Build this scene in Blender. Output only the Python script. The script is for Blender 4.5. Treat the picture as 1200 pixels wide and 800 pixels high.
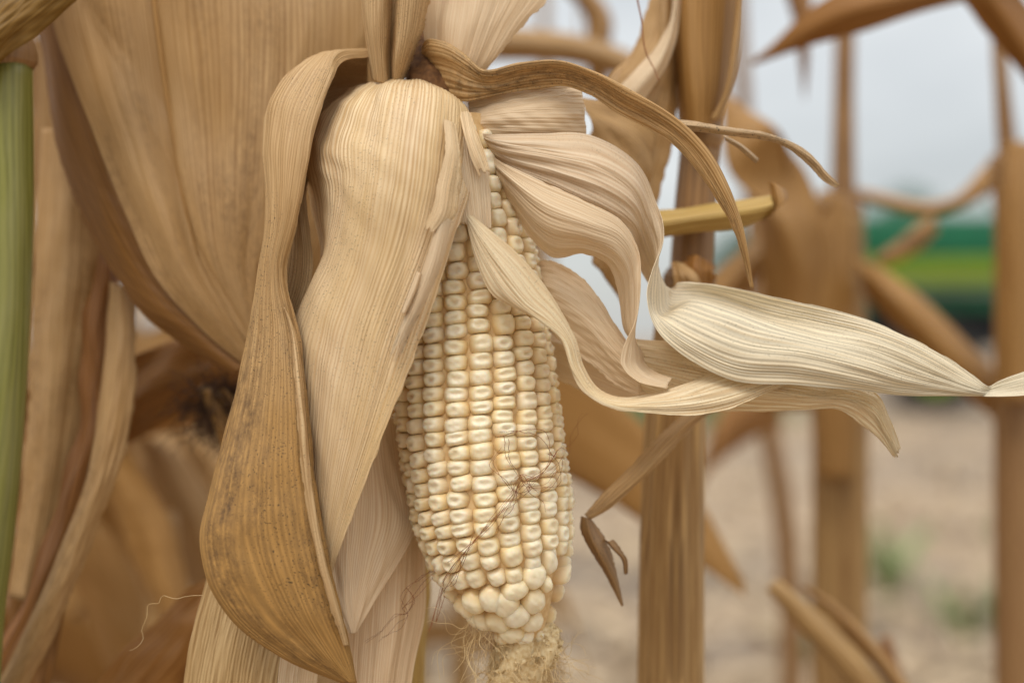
import bpy, math, random
import numpy as np
from mathutils import Vector, Matrix

for o in list(bpy.data.objects): bpy.data.objects.remove(o)
sc = bpy.context.scene
C = sc.collection
R = math.radians

# ------------------------------------------------------------------ camera
H = 0.95                 # camera height above the field, metres
D0 = 0.50                # distance to the plane in focus
W0 = 0.34                # width seen at that distance
cam_d = bpy.data.cameras.new('camera')
cam = bpy.data.objects.new('camera', cam_d); C.objects.link(cam)
cam.location = (0, 0, H); cam.rotation_euler = (R(90), 0, 0)
cam_d.sensor_width = 36; cam_d.lens = 36 * D0 / W0
cam_d.clip_start = 0.02; cam_d.clip_end = 3000
cam_d.dof.use_dof = True
cam_d.dof.focus_distance = D0 - 0.012
cam_d.dof.aperture_fstop = 4.2
sc.camera = cam

# ------------------------------------------------------------------ sky: overcast
SUN_EL, SUN_AZ = 56, 205          # compass: camera looks to 0 (+Y), sun behind it, a little left
w = bpy.data.worlds.new('World'); sc.world = w; w.use_nodes = True
nt = w.node_tree; nt.nodes.clear()
def wn(t): return nt.nodes.new(t)
out = wn('ShaderNodeOutputWorld'); bg = wn('ShaderNodeBackground')
sky = wn('ShaderNodeTexSky'); sky.sky_type = 'NISHITA'; sky.sun_disc = False
sky.sun_elevation = R(SUN_EL); sky.sun_rotation = R(SUN_AZ)
tc = wn('ShaderNodeTexCoord')
mp = wn('ShaderNodeMapping'); mp.inputs['Scale'].default_value = (2.0, 2.0, 7.0)
cn = wn('ShaderNodeTexNoise'); cn.inputs['Scale'].default_value = 1.6; cn.inputs['Detail'].default_value = 5
cr = wn('ShaderNodeValToRGB')
cr.color_ramp.elements[0].position = 0.32; cr.color_ramp.elements[0].color = (0.375, 0.385, 0.385, 1)
cr.color_ramp.elements[1].position = 0.68; cr.color_ramp.elements[1].color = (0.56, 0.565, 0.555, 1)
sep = wn('ShaderNodeSeparateXYZ')
mx = wn('ShaderNodeMath'); mx.operation = 'MAXIMUM'; mx.inputs[1].default_value = 0.0
ml = wn('ShaderNodeMath'); ml.operation = 'MULTIPLY_ADD'; ml.inputs[1].default_value = 2.3; ml.inputs[2].default_value = 1.0
cm = wn('ShaderNodeVectorMath'); cm.operation = 'SCALE'
sm = wn('ShaderNodeVectorMath'); sm.operation = 'SCALE'; sm.inputs['Scale'].default_value = 0.02
ad = wn('ShaderNodeVectorMath'); ad.operation = 'ADD'
L = nt.links.new
L(tc.outputs['Generated'], mp.inputs['Vector']); L(mp.outputs['Vector'], cn.inputs['Vector']); L(cn.outputs['Fac'], cr.inputs['Fac'])
L(tc.outputs['Generated'], sep.inputs[0]); L(sep.outputs['Z'], mx.inputs[0]); L(mx.outputs[0], ml.inputs[0])
L(cr.outputs['Color'], cm.inputs[0]); L(ml.outputs[0], cm.inputs['Scale'])
L(sky.outputs['Color'], sm.inputs[0]); L(cm.outputs[0], ad.inputs[0]); L(sm.outputs[0], ad.inputs[1])
L(ad.outputs[0], bg.inputs['Color']); bg.inputs['Strength'].default_value = 1.0
L(bg.outputs[0], out.inputs['Surface'])

sd = bpy.data.lights.new('sun', 'SUN'); sd.energy = 1.5; sd.angle = R(25); sd.color = (1.0, 0.95, 0.88)
sun = bpy.data.objects.new('sun', sd); C.objects.link(sun)
az, el = R(SUN_AZ), R(SUN_EL)
sdir = Vector((math.sin(az) * math.cos(el), math.cos(az) * math.cos(el), math.sin(el)))
sun.rotation_euler = sdir.to_track_quat('Z', 'Y').to_euler()
sc.view_settings.view_transform = 'Standard'; sc.view_settings.look = 'None'
sc.view_settings.exposure = 0.05; sc.view_settings.gamma = 1.0
sc.render.engine = 'CYCLES'
sc.cycles.max_bounces = 6; sc.cycles.transmission_bounces = 3; sc.cycles.diffuse_bounces = 3; sc.cycles.glossy_bounces = 2

# ------------------------------------------------------------------ helpers
def PX(x, y, d):
    """reference coordinates (1200 x 800 at the focus plane) and centimetres behind that plane -> world"""
    Y = D0 + d / 100.0
    s = Y * (W0 / D0) / 1200.0
    return (( x - 600) * s, Y, H + (400 - y) * s)

def pxs(d): return (D0 + d / 100.0) * (W0 / D0) / 1200.0

def tag(o, label=None, cat=None, group=None, kind=None):
    if label: o['label'] = label
    if cat: o['category'] = cat
    if group: o['group'] = group
    if kind: o['kind'] = kind
    return o

def empty(name, loc, label, cat, group=None):
    o = bpy.data.objects.new(name, None); C.objects.link(o); o.location = loc
    o.empty_display_size = 0.02
    return tag(o, label, cat, group)

def link(o, parent):
    C.objects.link(o)
    if parent is not None:
        o.parent = parent
        if o.matrix_world == Matrix() or True:
            o.matrix_parent_inverse = Matrix.Translation(parent.location).inverted()
    return o

def mesh_obj(name, verts, faces, mat, parent=None, uv=None, smooth=True):
    me = bpy.data.meshes.new(name)
    me.from_pydata([tuple(map(float, v)) for v in verts], [], faces)
    if smooth: me.polygons.foreach_set('use_smooth', [True] * len(me.polygons))
    if uv is not None:
        lay = me.uv_layers.new(name='UVMap')
        li = np.empty(len(me.loops), dtype=np.int32); me.loops.foreach_get('vertex_index', li)
        lay.data.foreach_set('uv', np.asarray(uv, dtype=np.float32)[li].ravel())
    for m in (mat if isinstance(mat, (list, tuple)) else [mat]): me.materials.append(m)
    me.update()
    o = bpy.data.objects.new(name, me)
    return link(o, parent)

def spline(pts, t, n):
    """non-uniform Catmull-Rom through pts (k,...,3) at knots t, n samples"""
    pts = np.asarray(pts, float); k = len(pts)
    m = np.zeros_like(pts)
    for i in range(k):
        if i == 0: m[i] = (pts[1] - pts[0]) / (t[1] - t[0])
        elif i == k - 1: m[i] = (pts[-1] - pts[-2]) / (t[-1] - t[-2])
        else:
            a, b = t[i] - t[i-1], t[i+1] - t[i]
            m[i] = ((pts[i] - pts[i-1]) / a * b + (pts[i+1] - pts[i]) / b * a) / (a + b)
    s = n if isinstance(n, np.ndarray) else np.linspace(t[0], t[-1], n)
    idx = np.clip(np.searchsorted(t, s, side='right') - 1, 0, k - 2)
    h = (t[idx+1] - t[idx]); x = (s - t[idx]) / h
    sh = (len(s),) + (1,) * (pts.ndim - 1)
    x = x.reshape(sh); h = h.reshape(sh)
    return ((2*x**3 - 3*x**2 + 1) * pts[idx] + (x**3 - 2*x**2 + x) * h * m[idx]
            + (-2*x**3 + 3*x**2) * pts[idx+1] + (x**3 - x**2) * h * m[idx+1])

def knots(pts):
    """mean chord length along axis 0 of (k, ..., 3)"""
    pts = np.asarray(pts, float)
    d = np.linalg.norm(np.diff(pts, axis=0), axis=-1)
    if d.ndim > 1: d = d.mean(axis=1)
    return np.concatenate([[0], np.cumsum(np.sqrt(np.maximum(d, 1e-5)))])

def snoise(rng, u, v, fu, fv, octaves=3):
    z = np.zeros_like(u)
    for o in range(octaves):
        for _ in range(3):
            a, b = rng.normal(0, fu), rng.normal(0, fv)
            z += np.sin(2 * np.pi * (a * u + b * v) + rng.uniform(0, 6.28)) * 0.6 / (1.8 ** o)
        fu *= 1.9; fv *= 1.9
    return z

def step_noise(rng, v, amp, n):
    """ragged margin: piecewise values with a little slope"""
    k = rng.uniform(0, 1, n + 2) ** 2 * amp
    x = np.linspace(0, n, len(v)); i = np.floor(x).astype(int); f = x - i
    f = np.clip((f - 0.35) / 0.3, 0, 1)
    return k[i] * (1 - f) + k[i + 1] * f

def sheet(name, rows, mat, parent, nu=60, nv=120, wav=0.0005, wu=1.0, wv=6.0, ribs=0, ramp=0.00012,
          ragged=(0.0, 0.0), seed=1, rib_v=None, thick=0.00018, mat2=None, px=True, end_ragged=0.0, folds=(0, 0.0)):
    """a husk or leaf: stations from base to tip, each a list of points from margin to margin"""
    rng = np.random.default_rng(seed)
    P = np.array([[PX(*p) if px else p for p in r] for r in rows], float)
    tu = knots(P.transpose(1, 0, 2)); tv = knots(P)
    u = np.linspace(0, 1, nu); v = np.linspace(0, 1, nv)
    U, V = np.meshgrid(u, v)
    e0 = step_noise(rng, v, ragged[0], 44)[:, None]; e1 = step_noise(rng, v, ragged[1], 44)[:, None]
    UU = np.clip(U + e0 * (1 - U) ** 6 - e1 * U ** 6, 0, 1)     # only the margins are torn
    # along, then across at the trimmed u
    A = spline(P, tv, nv)                                   # nv, k, 3
    if end_ragged > 0:                                     # uneven far end
        cut = (1 - step_noise(rng, u, end_ragged, 14))
    else: cut = np.ones(nu)
    B = spline(A.transpose(1, 0, 2), tu, np.linspace(tu[0], tu[-1], 240))   # 240, nv, 3
    G = np.empty((nv, nu, 3))
    xs = np.linspace(0, 1, 240)
    for j in range(nv):
        for c in range(3): G[j, :, c] = np.interp(UU[j], xs, B[:, j, c])
    VV = np.repeat(V[:, :1], nu, axis=1)
    if end_ragged > 0:
        G2 = np.empty_like(G)
        for i in range(nu):
            vv = v * cut[i]
            for c in range(3): G2[:, i, c] = np.interp(vv, v, G[:, i, c])
            VV[:, i] = vv
        G = G2
    length = float(np.linalg.norm(np.diff(G[:, nu // 2], axis=0), axis=1).sum())
    width = float(np.linalg.norm(np.diff(G, axis=1), axis=2).sum(axis=1).mean())
    du = np.gradient(G, axis=1); dv = np.gradient(G, axis=0)
    N = np.cross(du, dv); ln = np.linalg.norm(N, axis=2, keepdims=True); N = N / np.maximum(ln, 1e-12)
    lw = np.linalg.norm(np.diff(G, axis=1), axis=2).sum(axis=1)
    fade = np.clip(lw / max(width, 1e-6), 0.05, 1.0)[:, None]
    D = wav * snoise(rng, UU, VV * length * 10, wu, wv * 0.25) * fade
    if ribs:
        ph = UU * ribs + 0.25 * snoise(rng, UU * 3, VV, 1.5, 1.0, 1)
        amp = ramp * (0.75 + 0.35 * snoise(rng, UU * 9, VV, 1.0, 0.6, 1))
        if rib_v: amp = amp * np.clip((VV - rib_v[0]) / (rib_v[1] - rib_v[0]), .15, 1)
        D += amp * (np.abs(np.sin(np.pi * ph)) - 0.5) * np.clip(fade * 1.4, 0.1, 1)
    for _ in range(folds[0]):                              # sharp lengthwise creases
        u0 = rng.uniform(.05, .95) + (rng.normal(0, .45) * (VV - .5) if _ % 2 else 0) + rng.normal(0, .05) * np.sin(VV * rng.uniform(2, 5) + rng.uniform(0, 6))
        c_, w_ = rng.uniform(0, 1), rng.uniform(.15, .6)
        D += folds[1] * rng.choice([-1, 1]) * rng.uniform(.3, 1) * np.exp(-np.abs(UU - u0) / rng.uniform(.015, .06)) * np.exp(-((VV - c_) / w_) ** 2) * fade
    G = G + N * D[:, :, None]
    verts = G.reshape(-1, 3)
    uv = np.stack([UU * width, VV * length], axis=2).reshape(-1, 2)
    idx = np.arange(nu * nv).reshape(nv, nu)
    faces = np.stack([idx[:-1, :-1], idx[:-1, 1:], idx[1:, 1:], idx[1:, :-1]], axis=2).reshape(-1, 4).tolist()
    mats = [mat, mat2] if mat2 else [mat]
    o = mesh_obj(name, verts, faces, mats, parent, uv)
    md = o.modifiers.new('thickness', 'SOLIDIFY'); md.thickness = thick; md.offset = 0
    if mat2: md.material_offset = 1; md.material_offset_rim = 0
    return o

def tube(name, pts, radii, mat, parent, nu=32, nv=80, ribs=0, ramp=0.0, seed=1, px=True, flat=1.0, wav=0.0, cap=True):
    """round stem along pts with radii in metres"""
    rng = np.random.default_rng(seed)
    P = np.array([PX(*p) if px else p for p in pts], float)
    t = knots(P); A = spline(P, t, nv)
    r = np.interp(np.linspace(t[0], t[-1], nv), t, radii)
    T = np.gradient(A, axis=0); T /= np.linalg.norm(T, axis=1, keepdims=True)
    ref = np.array([0, -1.0, 0.0])
    verts = []; uv = []
    ln = np.concatenate([[0], np.cumsum(np.linalg.norm(np.diff(A, axis=0), axis=1))])
    a = np.linspace(0, 2 * np.pi, nu, endpoint=False)
    prof = np.ones(nu)
    if ribs:
        prof = 1 + ramp * np.abs(np.sin(a * ribs / 2 + rng.uniform(0, 3))) + ramp * 0.6 * np.sin(a * 3 + rng.uniform(0, 6)) + ramp * 0.5 * np.sin(a * (ribs * 0.63) + 1)
    for j in range(nv):
        n1 = ref - T[j] * ref.dot(T[j])
        if np.linalg.norm(n1) < 1e-3: n1 = np.array([1.0, 0, 0]) - T[j] * T[j][0]
        n1 /= np.linalg.norm(n1); n2 = np.cross(T[j], n1)
        rr = r[j] * prof * (1 + wav * np.sin(ln[j] * 90 + a * 2))
        ring = A[j] + np.outer(np.cos(a) * rr * flat, n1) + np.outer(np.sin(a) * rr, n2)
        verts.append(ring)
        uv.append(np.stack([np.abs(a - np.pi) * r.mean() * 2, np.full(nu, ln[j])], axis=1))
    verts = np.concatenate(verts); uv = np.concatenate(uv)
    faces = []
    for j in range(nv - 1):
        for i in range(nu):
            k = (i + 1) % nu
            faces.append((j * nu + i, j * nu + k, (j + 1) * nu + k, (j + 1) * nu + i))
    if cap:
        faces.append(tuple(range(nu))[::-1]); faces.append(tuple((nv - 1) * nu + i for i in range(nu)))
    return mesh_obj(name, verts, faces, mat, parent, uv)

# ------------------------------------------------------------------ materials
def new_mat(name):
    m = bpy.data.materials.new(name); m.use_nodes = True
    m.node_tree.nodes.clear(); return m, m.node_tree

def srgb(r, g, b):
    f = lambda c: (c / 255) / 12.92 if c / 255 <= 0.04045 else ((c / 255 + 0.055) / 1.055) ** 2.4
    return (f(r), f(g), f(b), 1)

def husk_mat(name, base, dark, patch=None, patch_amt=0.5, spots=0.0, ribs=900.0, bump=0.5, trans=0.25,
             stain=None, stain_amt=0.0, rough=0.52, tipcol=None, tip_at=(0.0, 1.0), seed=0.0, rib_contrast=0.22, cross=0.25):
    """dry fibrous leaf: uv in metres, u across the fibres, v along them"""
    m, t = new_mat(name); N = t.nodes.new; K = t.links.new
    o = N('ShaderNodeOutputMaterial'); b = N('ShaderNodeBsdfPrincipled')
    uv = N('ShaderNodeUVMap'); uv.uv_map = 'UVMap'
    def mapped(su, sv, off=0.0):
        mpn = N('ShaderNodeMapping'); mpn.inputs['Scale'].default_value = (su, sv, 1)
        mpn.inputs['Location'].default_value = (off + seed, off * 1.7 + seed, seed * 0.31)
        K(uv.outputs[0], mpn.inputs[0]); return mpn.outputs[0]
    def noise(vec, detail=2.0, rough_=0.5, scale=1.0):
        n = N('ShaderNodeTexNoise'); n.inputs['Scale'].default_value = scale
        n.inputs['Detail'].default_value = detail; n.inputs['Roughness'].default_value = rough_
        K(vec, n.inputs['Vector']); return n.outputs['Fac']
    def ramp(fac, p0, p1, c0=(0, 0, 0, 1), c1=(1, 1, 1, 1)):
        r = N('ShaderNodeValToRGB'); e = r.color_ramp.elements
        e[0].position, e[1].position = p0, p1; e[0].color, e[1].color = c0, c1
        K(fac, r.inputs[0]); return r.outputs[0]
    def mix(fac, a, c, mode='MIX'):
        x = N('ShaderNodeMix'); x.data_type = 'RGBA'; x.blend_type = mode
        if isinstance(fac, (int, float)): x.inputs[0].default_value = fac
        else: K(fac, x.inputs[0])
        for s, i in ((a, 6), (c, 7)):
            if isinstance(s, tuple): x.inputs[i].default_value = s
            else: K(s, x.inputs[i])
        return x.outputs[2]
    def mul(fac, k):
        x = N('ShaderNodeMath'); x.operation = 'MULTIPLY'; K(fac, x.inputs[0])
        if isinstance(k, (int, float)): x.inputs[1].default_value = k
        else: K(k, x.inputs[1])
        return x.outputs[0]
    def vein_wave(freq, warp, off):
        sx_ = N('ShaderNodeSeparateXYZ'); K(uv.outputs[0], sx_.inputs[0])
        wn_ = noise(mapped(freq * 0.16, 5, off), 3, 0.6)
        a1 = N('ShaderNodeMath'); a1.operation = 'MULTIPLY'; a1.inputs[1].default_value = freq; K(sx_.outputs[0], a1.inputs[0])
        a2 = N('ShaderNodeMath'); a2.operation = 'MULTIPLY_ADD'; a2.inputs[1].default_value = warp; K(wn_, a2.inputs[0]); K(a1.outputs[0], a2.inputs[2])
        a3 = N('ShaderNodeMath'); a3.operation = 'PINGPONG'; a3.inputs[1].default_value = 0.5; K(a2.outputs[0], a3.inputs[0])
        a4 = N('ShaderNodeMath'); a4.operation = 'MULTIPLY'; a4.inputs[1].default_value = 2.0; K(a3.outputs[0], a4.inputs[0])
        return a4.outputs[0]
    wv1 = vein_wave(ribs, 5.0, 1.3)
    fnz = noise(mapped(ribs * 2.1, 26), 2, 0.6)
    fb = N('ShaderNodeMath'); fb.operation = 'MULTIPLY_ADD'; fb.inputs[1].default_value = 0.42; K(wv1, fb.inputs[0])
    fb2 = N('ShaderNodeMath'); fb2.operation = 'MULTIPLY'; fb2.inputs[1].default_value = 0.58; K(fnz, fb2.inputs[0]); K(fb2.outputs[0], fb.inputs[2])
    fib = fb.outputs[0]                                        # fibres
    veins = noise(mapped(ribs * 0.30, 5, 3.1), 2, 0.55)         # broader strands
    fine = None if bump <= 0.3 else noise(mapped(ribs * 4.5, 160, 7.7), 1, 0.6)
    col = mix(ramp(fib, 0.32, 0.68), dark, base)
    col = mix(mul(ramp(noise(mapped(48, 9, 15.0), 3, 0.6), 0.35, 0.65), 0.7), col, mix(0.66, dark, base))
    col = mix(mul(ramp(veins, 0.38, 0.62), rib_contrast), mix(0.35, dark, base), col) if False else mix(mul(ramp(veins, 0.62, 0.38), rib_contrast), col, dark)
    if patch:
        pn = noise(mapped(70, 16, 11.0), 4, 0.6)
        col = mix(mul(ramp(pn, 0.42, 0.66), patch_amt), col, patch)
    if tipcol:
        sx = N('ShaderNodeSeparateXYZ'); K(uv.outputs[0], sx.inputs[0])
        mr = N('ShaderNodeMapRange'); mr.inputs[1].default_value = tip_at[0]; mr.inputs[2].default_value = tip_at[1]
        mr.interpolation_type = 'SMOOTHSTEP'
        wob = N('ShaderNodeMath'); wob.operation = 'MULTIPLY_ADD'; wob.inputs[1].default_value = (tip_at[1] - tip_at[0]) * 0.8
        K(noise(mapped(50, 12, 21.0), 3), wob.inputs[0]); K(sx.outputs[1], wob.inputs[2])
        sb = N('ShaderNodeMath'); sb.operation = 'SUBTRACT'; K(wob.outputs[0], sb.inputs[0]); sb.inputs[1].default_value = (tip_at[1] - tip_at[0]) * 0.4
        K(sb.outputs[0], mr.inputs[0])
        tcol = mix(ramp(fib, 0.35, 0.7), tuple(c * 0.72 for c in tipcol[:3]) + (1,), tipcol)
        col = mix(mr.outputs[0], col, tcol)
    if stain:
        sn = noise(mapped(90, 14, 31.0), 5, 0.65)
        sn2 = noise(mapped(650, 230, 33.0), 4, 0.75)
        f = mul(ramp(sn, 0.42, 0.64), mul(ramp(sn2, 0.36, 0.66), stain_amt))
        if tipcol: f = mul(f, mr.outputs[0])
        col = mix(f, col, stain)
    if spots > 0:
        s1 = noise(mapped(2600, 1900, 41.0), 1.5, 0.5)
        s2 = noise(mapped(60, 25, 43.0), 2, 0.5)
        f = mul(ramp(s1, 0.63, 0.69), mul(ramp(s2, 0.38, 0.60), min(1.0, spots)))
        col = mix(f, col, (0.025, 0.018, 0.012, 1))
    K(col, b.inputs['Base Color'])
    b.inputs['Roughness'].default_value = rough
    b.inputs['Specular IOR Level'].default_value = 0.42
    h = N('ShaderNodeMath'); h.operation = 'MULTIPLY_ADD'; h.inputs[1].default_value = 0.35
    if fine: K(fine, h.inputs[0])
    K(fib, h.inputs[2])
    if cross > 0:
        cv = noise(mapped(260, 620, 51.0), 3, 0.55)
        h2 = N('ShaderNodeMath'); h2.operation = 'MULTIPLY_ADD'; h2.inputs[1].default_value = cross; K(cv, h2.inputs[0]); K(h.outputs[0], h2.inputs[2]); h = h2
    bp = N('ShaderNodeBump'); bp.inputs['Strength'].default_value = bump; bp.inputs['Distance'].default_value = 0.00045
    K(h.outputs[0], bp.inputs['Height']); K(bp.outputs[0], b.inputs['Normal'])
    if trans > 0:
        tr = N('ShaderNodeBsdfTranslucent'); K(col, tr.inputs['Color']); K(bp.outputs[0], tr.inputs['Normal'])
        ms = N('ShaderNodeMixShader'); ms.inputs[0].default_value = trans
        K(b.outputs[0], ms.inputs[1]); K(tr.outputs[0], ms.inputs[2]); K(ms.outputs[0], o.inputs[0])
    else: K(b.outputs[0], o.inputs[0])
    return m

def plain_mat(name, c0, c1, scale=30.0, rough=0.7, detail=4, bump=0.0, spec=0.3, coat=0.0):
    m, t = new_mat(name); N = t.nodes.new; K = t.links.new
    o = N('ShaderNodeOutputMaterial'); b = N('ShaderNodeBsdfPrincipled')
    tcn = N('ShaderNodeTexCoord'); n = N('ShaderNodeTexNoise'); n.inputs['Scale'].default_value = scale; n.inputs['Detail'].default_value = detail
    r = N('ShaderNodeValToRGB'); r.color_ramp.elements[0].position = 0.3; r.color_ramp.elements[1].position = 0.7
    r.color_ramp.elements[0].color = c0; r.color_ramp.elements[1].color = c1
    K(tcn.outputs['Object'], n.inputs['Vector']); K(n.outputs['Fac'], r.inputs[0]); K(r.outputs[0], b.inputs['Base Color'])
    b.inputs['Roughness'].default_value = rough; b.inputs['Specular IOR Level'].default_value = spec
    b.inputs['Coat Weight'].default_value = coat
    if bump > 0:
        bp = N('ShaderNodeBump'); bp.inputs['Strength'].default_value = bump; K(n.outputs['Fac'], bp.inputs['Height']); K(bp.outputs[0], b.inputs['Normal'])
    K(b.outputs[0], o.inputs[0]); return m

STRAW = srgb(226, 198, 152); STRAW_D = srgb(176, 138, 88); PALE = srgb(236, 218, 186); PALE_D = srgb(200, 170, 126)
M = {}
M['husk_front'] = husk_mat('husk_front', srgb(246, 222, 182), srgb(204, 164, 114), srgb(228, 194, 134), 0.5, 0.5, 980, 0.55, 0.22, seed=1.0)
M['husk_left'] = husk_mat('husk_left', srgb(222, 188, 138), srgb(172, 130, 82), srgb(196, 156, 102), 0.4, 1.0, 850, 0.5, 0.18,
                          stain=srgb(92, 66, 40), stain_amt=0.95, tipcol=srgb(190, 144, 80), tip_at=(0.06, 0.18), seed=2.3)
M['husk_left_in'] = husk_mat('husk_left_in', srgb(216, 184, 136), srgb(168, 128, 82), None, 0, 1.0, 800, 0.5, 0.16, seed=2.9)
M['husk_pink'] = husk_mat('husk_pink', srgb(248, 230, 200), srgb(224, 192, 150), srgb(240, 214, 176), 0.4, 0.0, 1300, 0.35, 0.40, seed=3.7)
M['husk_pale'] = husk_mat('husk_pale', srgb(248, 231, 202), srgb(224, 193, 150), srgb(240, 216, 178), 0.4, 0.0, 1300, 0.35, 0.38, seed=4.4)
M['husk_white'] = husk_mat('husk_white', srgb(250, 236, 204), srgb(226, 196, 150), srgb(238, 214, 162), 0.35, 0.3, 700, 0.6, 0.34, seed=5.2, cross=0.5)
M['husk_sweep'] = husk_mat('husk_sweep', srgb(246, 228, 200), srgb(226, 196, 158), srgb(238, 214, 178), 0.3, 0.3, 700, 0.6, 0.34, seed=5.7, cross=0.4, tipcol=srgb(250, 236, 206), tip_at=(0.05, 0.12))
M['husk_stripe'] = husk_mat('husk_stripe', srgb(214, 184, 134), srgb(150, 112, 64), srgb(184, 144, 86), 0.4, 0.2, 640, 0.8, 0.15, seed=6.1)
M['husk_gold'] = husk_mat('husk_gold', srgb(222, 184, 128), srgb(164, 118, 64), srgb(178, 132, 72), 0.5, 0.7, 800, 0.5, 0.2, stain=srgb(60, 42, 26), stain_amt=0.75, seed=7.4)
M['husk_spotted'] = husk_mat('husk_spotted', srgb(214, 182, 138), srgb(164, 128, 86), None, 0, 1.0, 1000, 0.6, 0.15, stain=srgb(80, 64, 48), stain_amt=0.45, seed=8.1)
M['leaf_tan'] = husk_mat('leaf_tan', srgb(206, 168, 116), srgb(152, 112, 64), srgb(178, 136, 80), 0.6, 0.3, 900, 0.4, 0.16, stain=srgb(112, 80, 46), stain_amt=0.55, seed=9.3)
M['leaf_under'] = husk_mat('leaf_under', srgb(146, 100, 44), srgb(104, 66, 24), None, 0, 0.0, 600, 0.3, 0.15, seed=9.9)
M['leaf_amber'] = husk_mat('leaf_amber', srgb(182, 128, 62), srgb(134, 88, 36), srgb(154, 104, 46), 0.4, 0.0, 600, 0.3, 0.3, seed=10.4)
M['leaf_olive'] = husk_mat('leaf_olive', srgb(150, 112, 48), srgb(104, 74, 24), srgb(120, 90, 34), 0.5, 0.0, 600, 0.3, 0.12, seed=10.9)
M['leaf_rust'] = husk_mat('leaf_rust', srgb(172, 116, 58), srgb(118, 74, 34), srgb(144, 98, 56), 0.4, 0.0, 600, 0.3, 0.3, seed=11.7)
M['leaf_straw'] = husk_mat('leaf_straw', srgb(196, 150, 88), srgb(140, 98, 46), srgb(164, 118, 58), 0.5, 0.0, 600, 0.3, 0.2, seed=12.2)
M['leaf_dark'] = husk_mat('leaf_dark', srgb(164, 126, 80), srgb(96, 70, 44), srgb(140, 98, 46), 0.6, 0.9, 600, 0.6, 0.1, seed=13.5)
M['stalk_tan'] = husk_mat('stalk_tan', srgb(196, 158, 102), srgb(108, 76, 38), srgb(130, 92, 48), 0.6, 0.1, 170, 0.4, 0.0, rib_contrast=0.5, seed=14.6, rough=0.5)
M['stalk_brown'] = husk_mat('stalk_brown', srgb(164, 126, 82), srgb(112, 80, 46), srgb(134, 96, 60), 0.5, 0.1, 300, 0.3, 0.0, seed=15.6, rough=0.5)
M['stalk_green'] = husk_mat('stalk_green', srgb(138, 136, 66), srgb(96, 96, 36), srgb(150, 146, 96), 0.5, 0.0, 200, 0.15, 0.0, seed=16.3, rough=0.42)
M['stalk_yellow'] = husk_mat('stalk_yellow', srgb(208, 176, 106), srgb(160, 122, 56), srgb(180, 146, 76), 0.4, 0.0, 420, 0.4, 0.1, seed=17.3, rough=0.5)
M['dark_shank'] = plain_mat('dark_shank', srgb(70, 44, 24), srgb(122, 84, 48), 400, 0.9, bump=0.4)
M['cob'] = plain_mat('cob', srgb(200, 160, 106), srgb(222, 190, 140), 500, 0.7)
M['chaff'] = plain_mat('chaff', srgb(206, 176, 124), srgb(236, 216, 174), 700, 0.85)
M['silk_pale'] = plain_mat('silk_pale', srgb(206, 172, 118), srgb(228, 202, 156), 200, 0.5)
M['silk_red'] = plain_mat('silk_red', srgb(116, 62, 32), srgb(158, 100, 58), 200, 0.5)
M['silk_dark'] = plain_mat('silk_dark', srgb(58, 38, 24), srgb(92, 64, 40), 200, 0.7)

def kernel_material():
    m, t = new_mat('kernel_ivory'); N = t.nodes.new; K = t.links.new
    o = N('ShaderNodeOutputMaterial'); b = N('ShaderNodeBsdfPrincipled')
    at = N('ShaderNodeAttribute'); at.attribute_name = 'crown'          # 1 on the floury crown, 0 down the horny side
    r = N('ShaderNodeValToRGB'); e = r.color_ramp.elements
    e[0].position = 0.0; e[0].color = srgb(204, 162, 110)
    e[1].position = 0.93; e[1].color = srgb(246, 234, 206)
    x = e.new(0.45); x.color = srgb(224, 194, 148)
    x = e.new(0.72); x.color = srgb(238, 216, 174)
    K(at.outputs['Fac'], r.inputs[0])
    oi = N('ShaderNodeObjectInfo')
    hv = N('ShaderNodeHueSaturation')
    mr = N('ShaderNodeMapRange'); mr.inputs[3].default_value = 0.92; mr.inputs[4].default_value = 1.16
    K(oi.outputs['Random'], mr.inputs[0]); K(mr.outputs[0], hv.inputs['Saturation'])
    mv = N('ShaderNodeMath'); mv.operation = 'MULTIPLY'; mv.inputs[1].default_value = 7.31; K(oi.outputs['Random'], mv.inputs[0])
    fr = N('ShaderNodeMath'); fr.operation = 'FRACT'; K(mv.outputs[0], fr.inputs[0])
    mr2 = N('ShaderNodeMapRange'); mr2.inputs[3].default_value = 0.94; mr2.inputs[4].default_value = 1.02
    K(fr.outputs[0], mr2.inputs[0]); K(mr2.outputs[0], hv.inputs['Value'])
    K(r.outputs[0], hv.inputs['Color'])
    tcn = N('ShaderNodeTexCoord'); n = N('ShaderNodeTexNoise'); n.inputs['Scale'].default_value = 260; n.inputs['Detail'].default_value = 4
    g = N('ShaderNodeNewGeometry'); K(g.outputs['Position'], n.inputs['Vector'])
    mm = N('ShaderNodeMix'); mm.data_type = 'RGBA'; mm.blend_type = 'MULTIPLY'
    rr = N('ShaderNodeValToRGB'); rr.color_ramp.elements[0].color = (0.88, 0.84, 0.76, 1); rr.color_ramp.elements[0].position = 0.35; rr.color_ramp.elements[1].position = 0.6
    K(n.outputs['Fac'], rr.inputs[0]); mm.inputs[0].default_value = 0.8
    K(hv.outputs[0], mm.inputs[6]); K(rr.outputs[0], mm.inputs[7])
    K(mm.outputs[2], b.inputs['Base Color'])
    b.inputs['Roughness'].default_value = 0.34; b.inputs['Specular IOR Level'].default_value = 0.45
    b.inputs['Subsurface Weight'].default_value = 0.5
    b.inputs['Subsurface Radius'].default_value = (1.0, 0.74, 0.48); b.inputs['Subsurface Scale'].default_value = 0.0016
    K(b.outputs[0], o.inputs[0]); return m
M['kernel'] = kernel_material()

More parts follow.
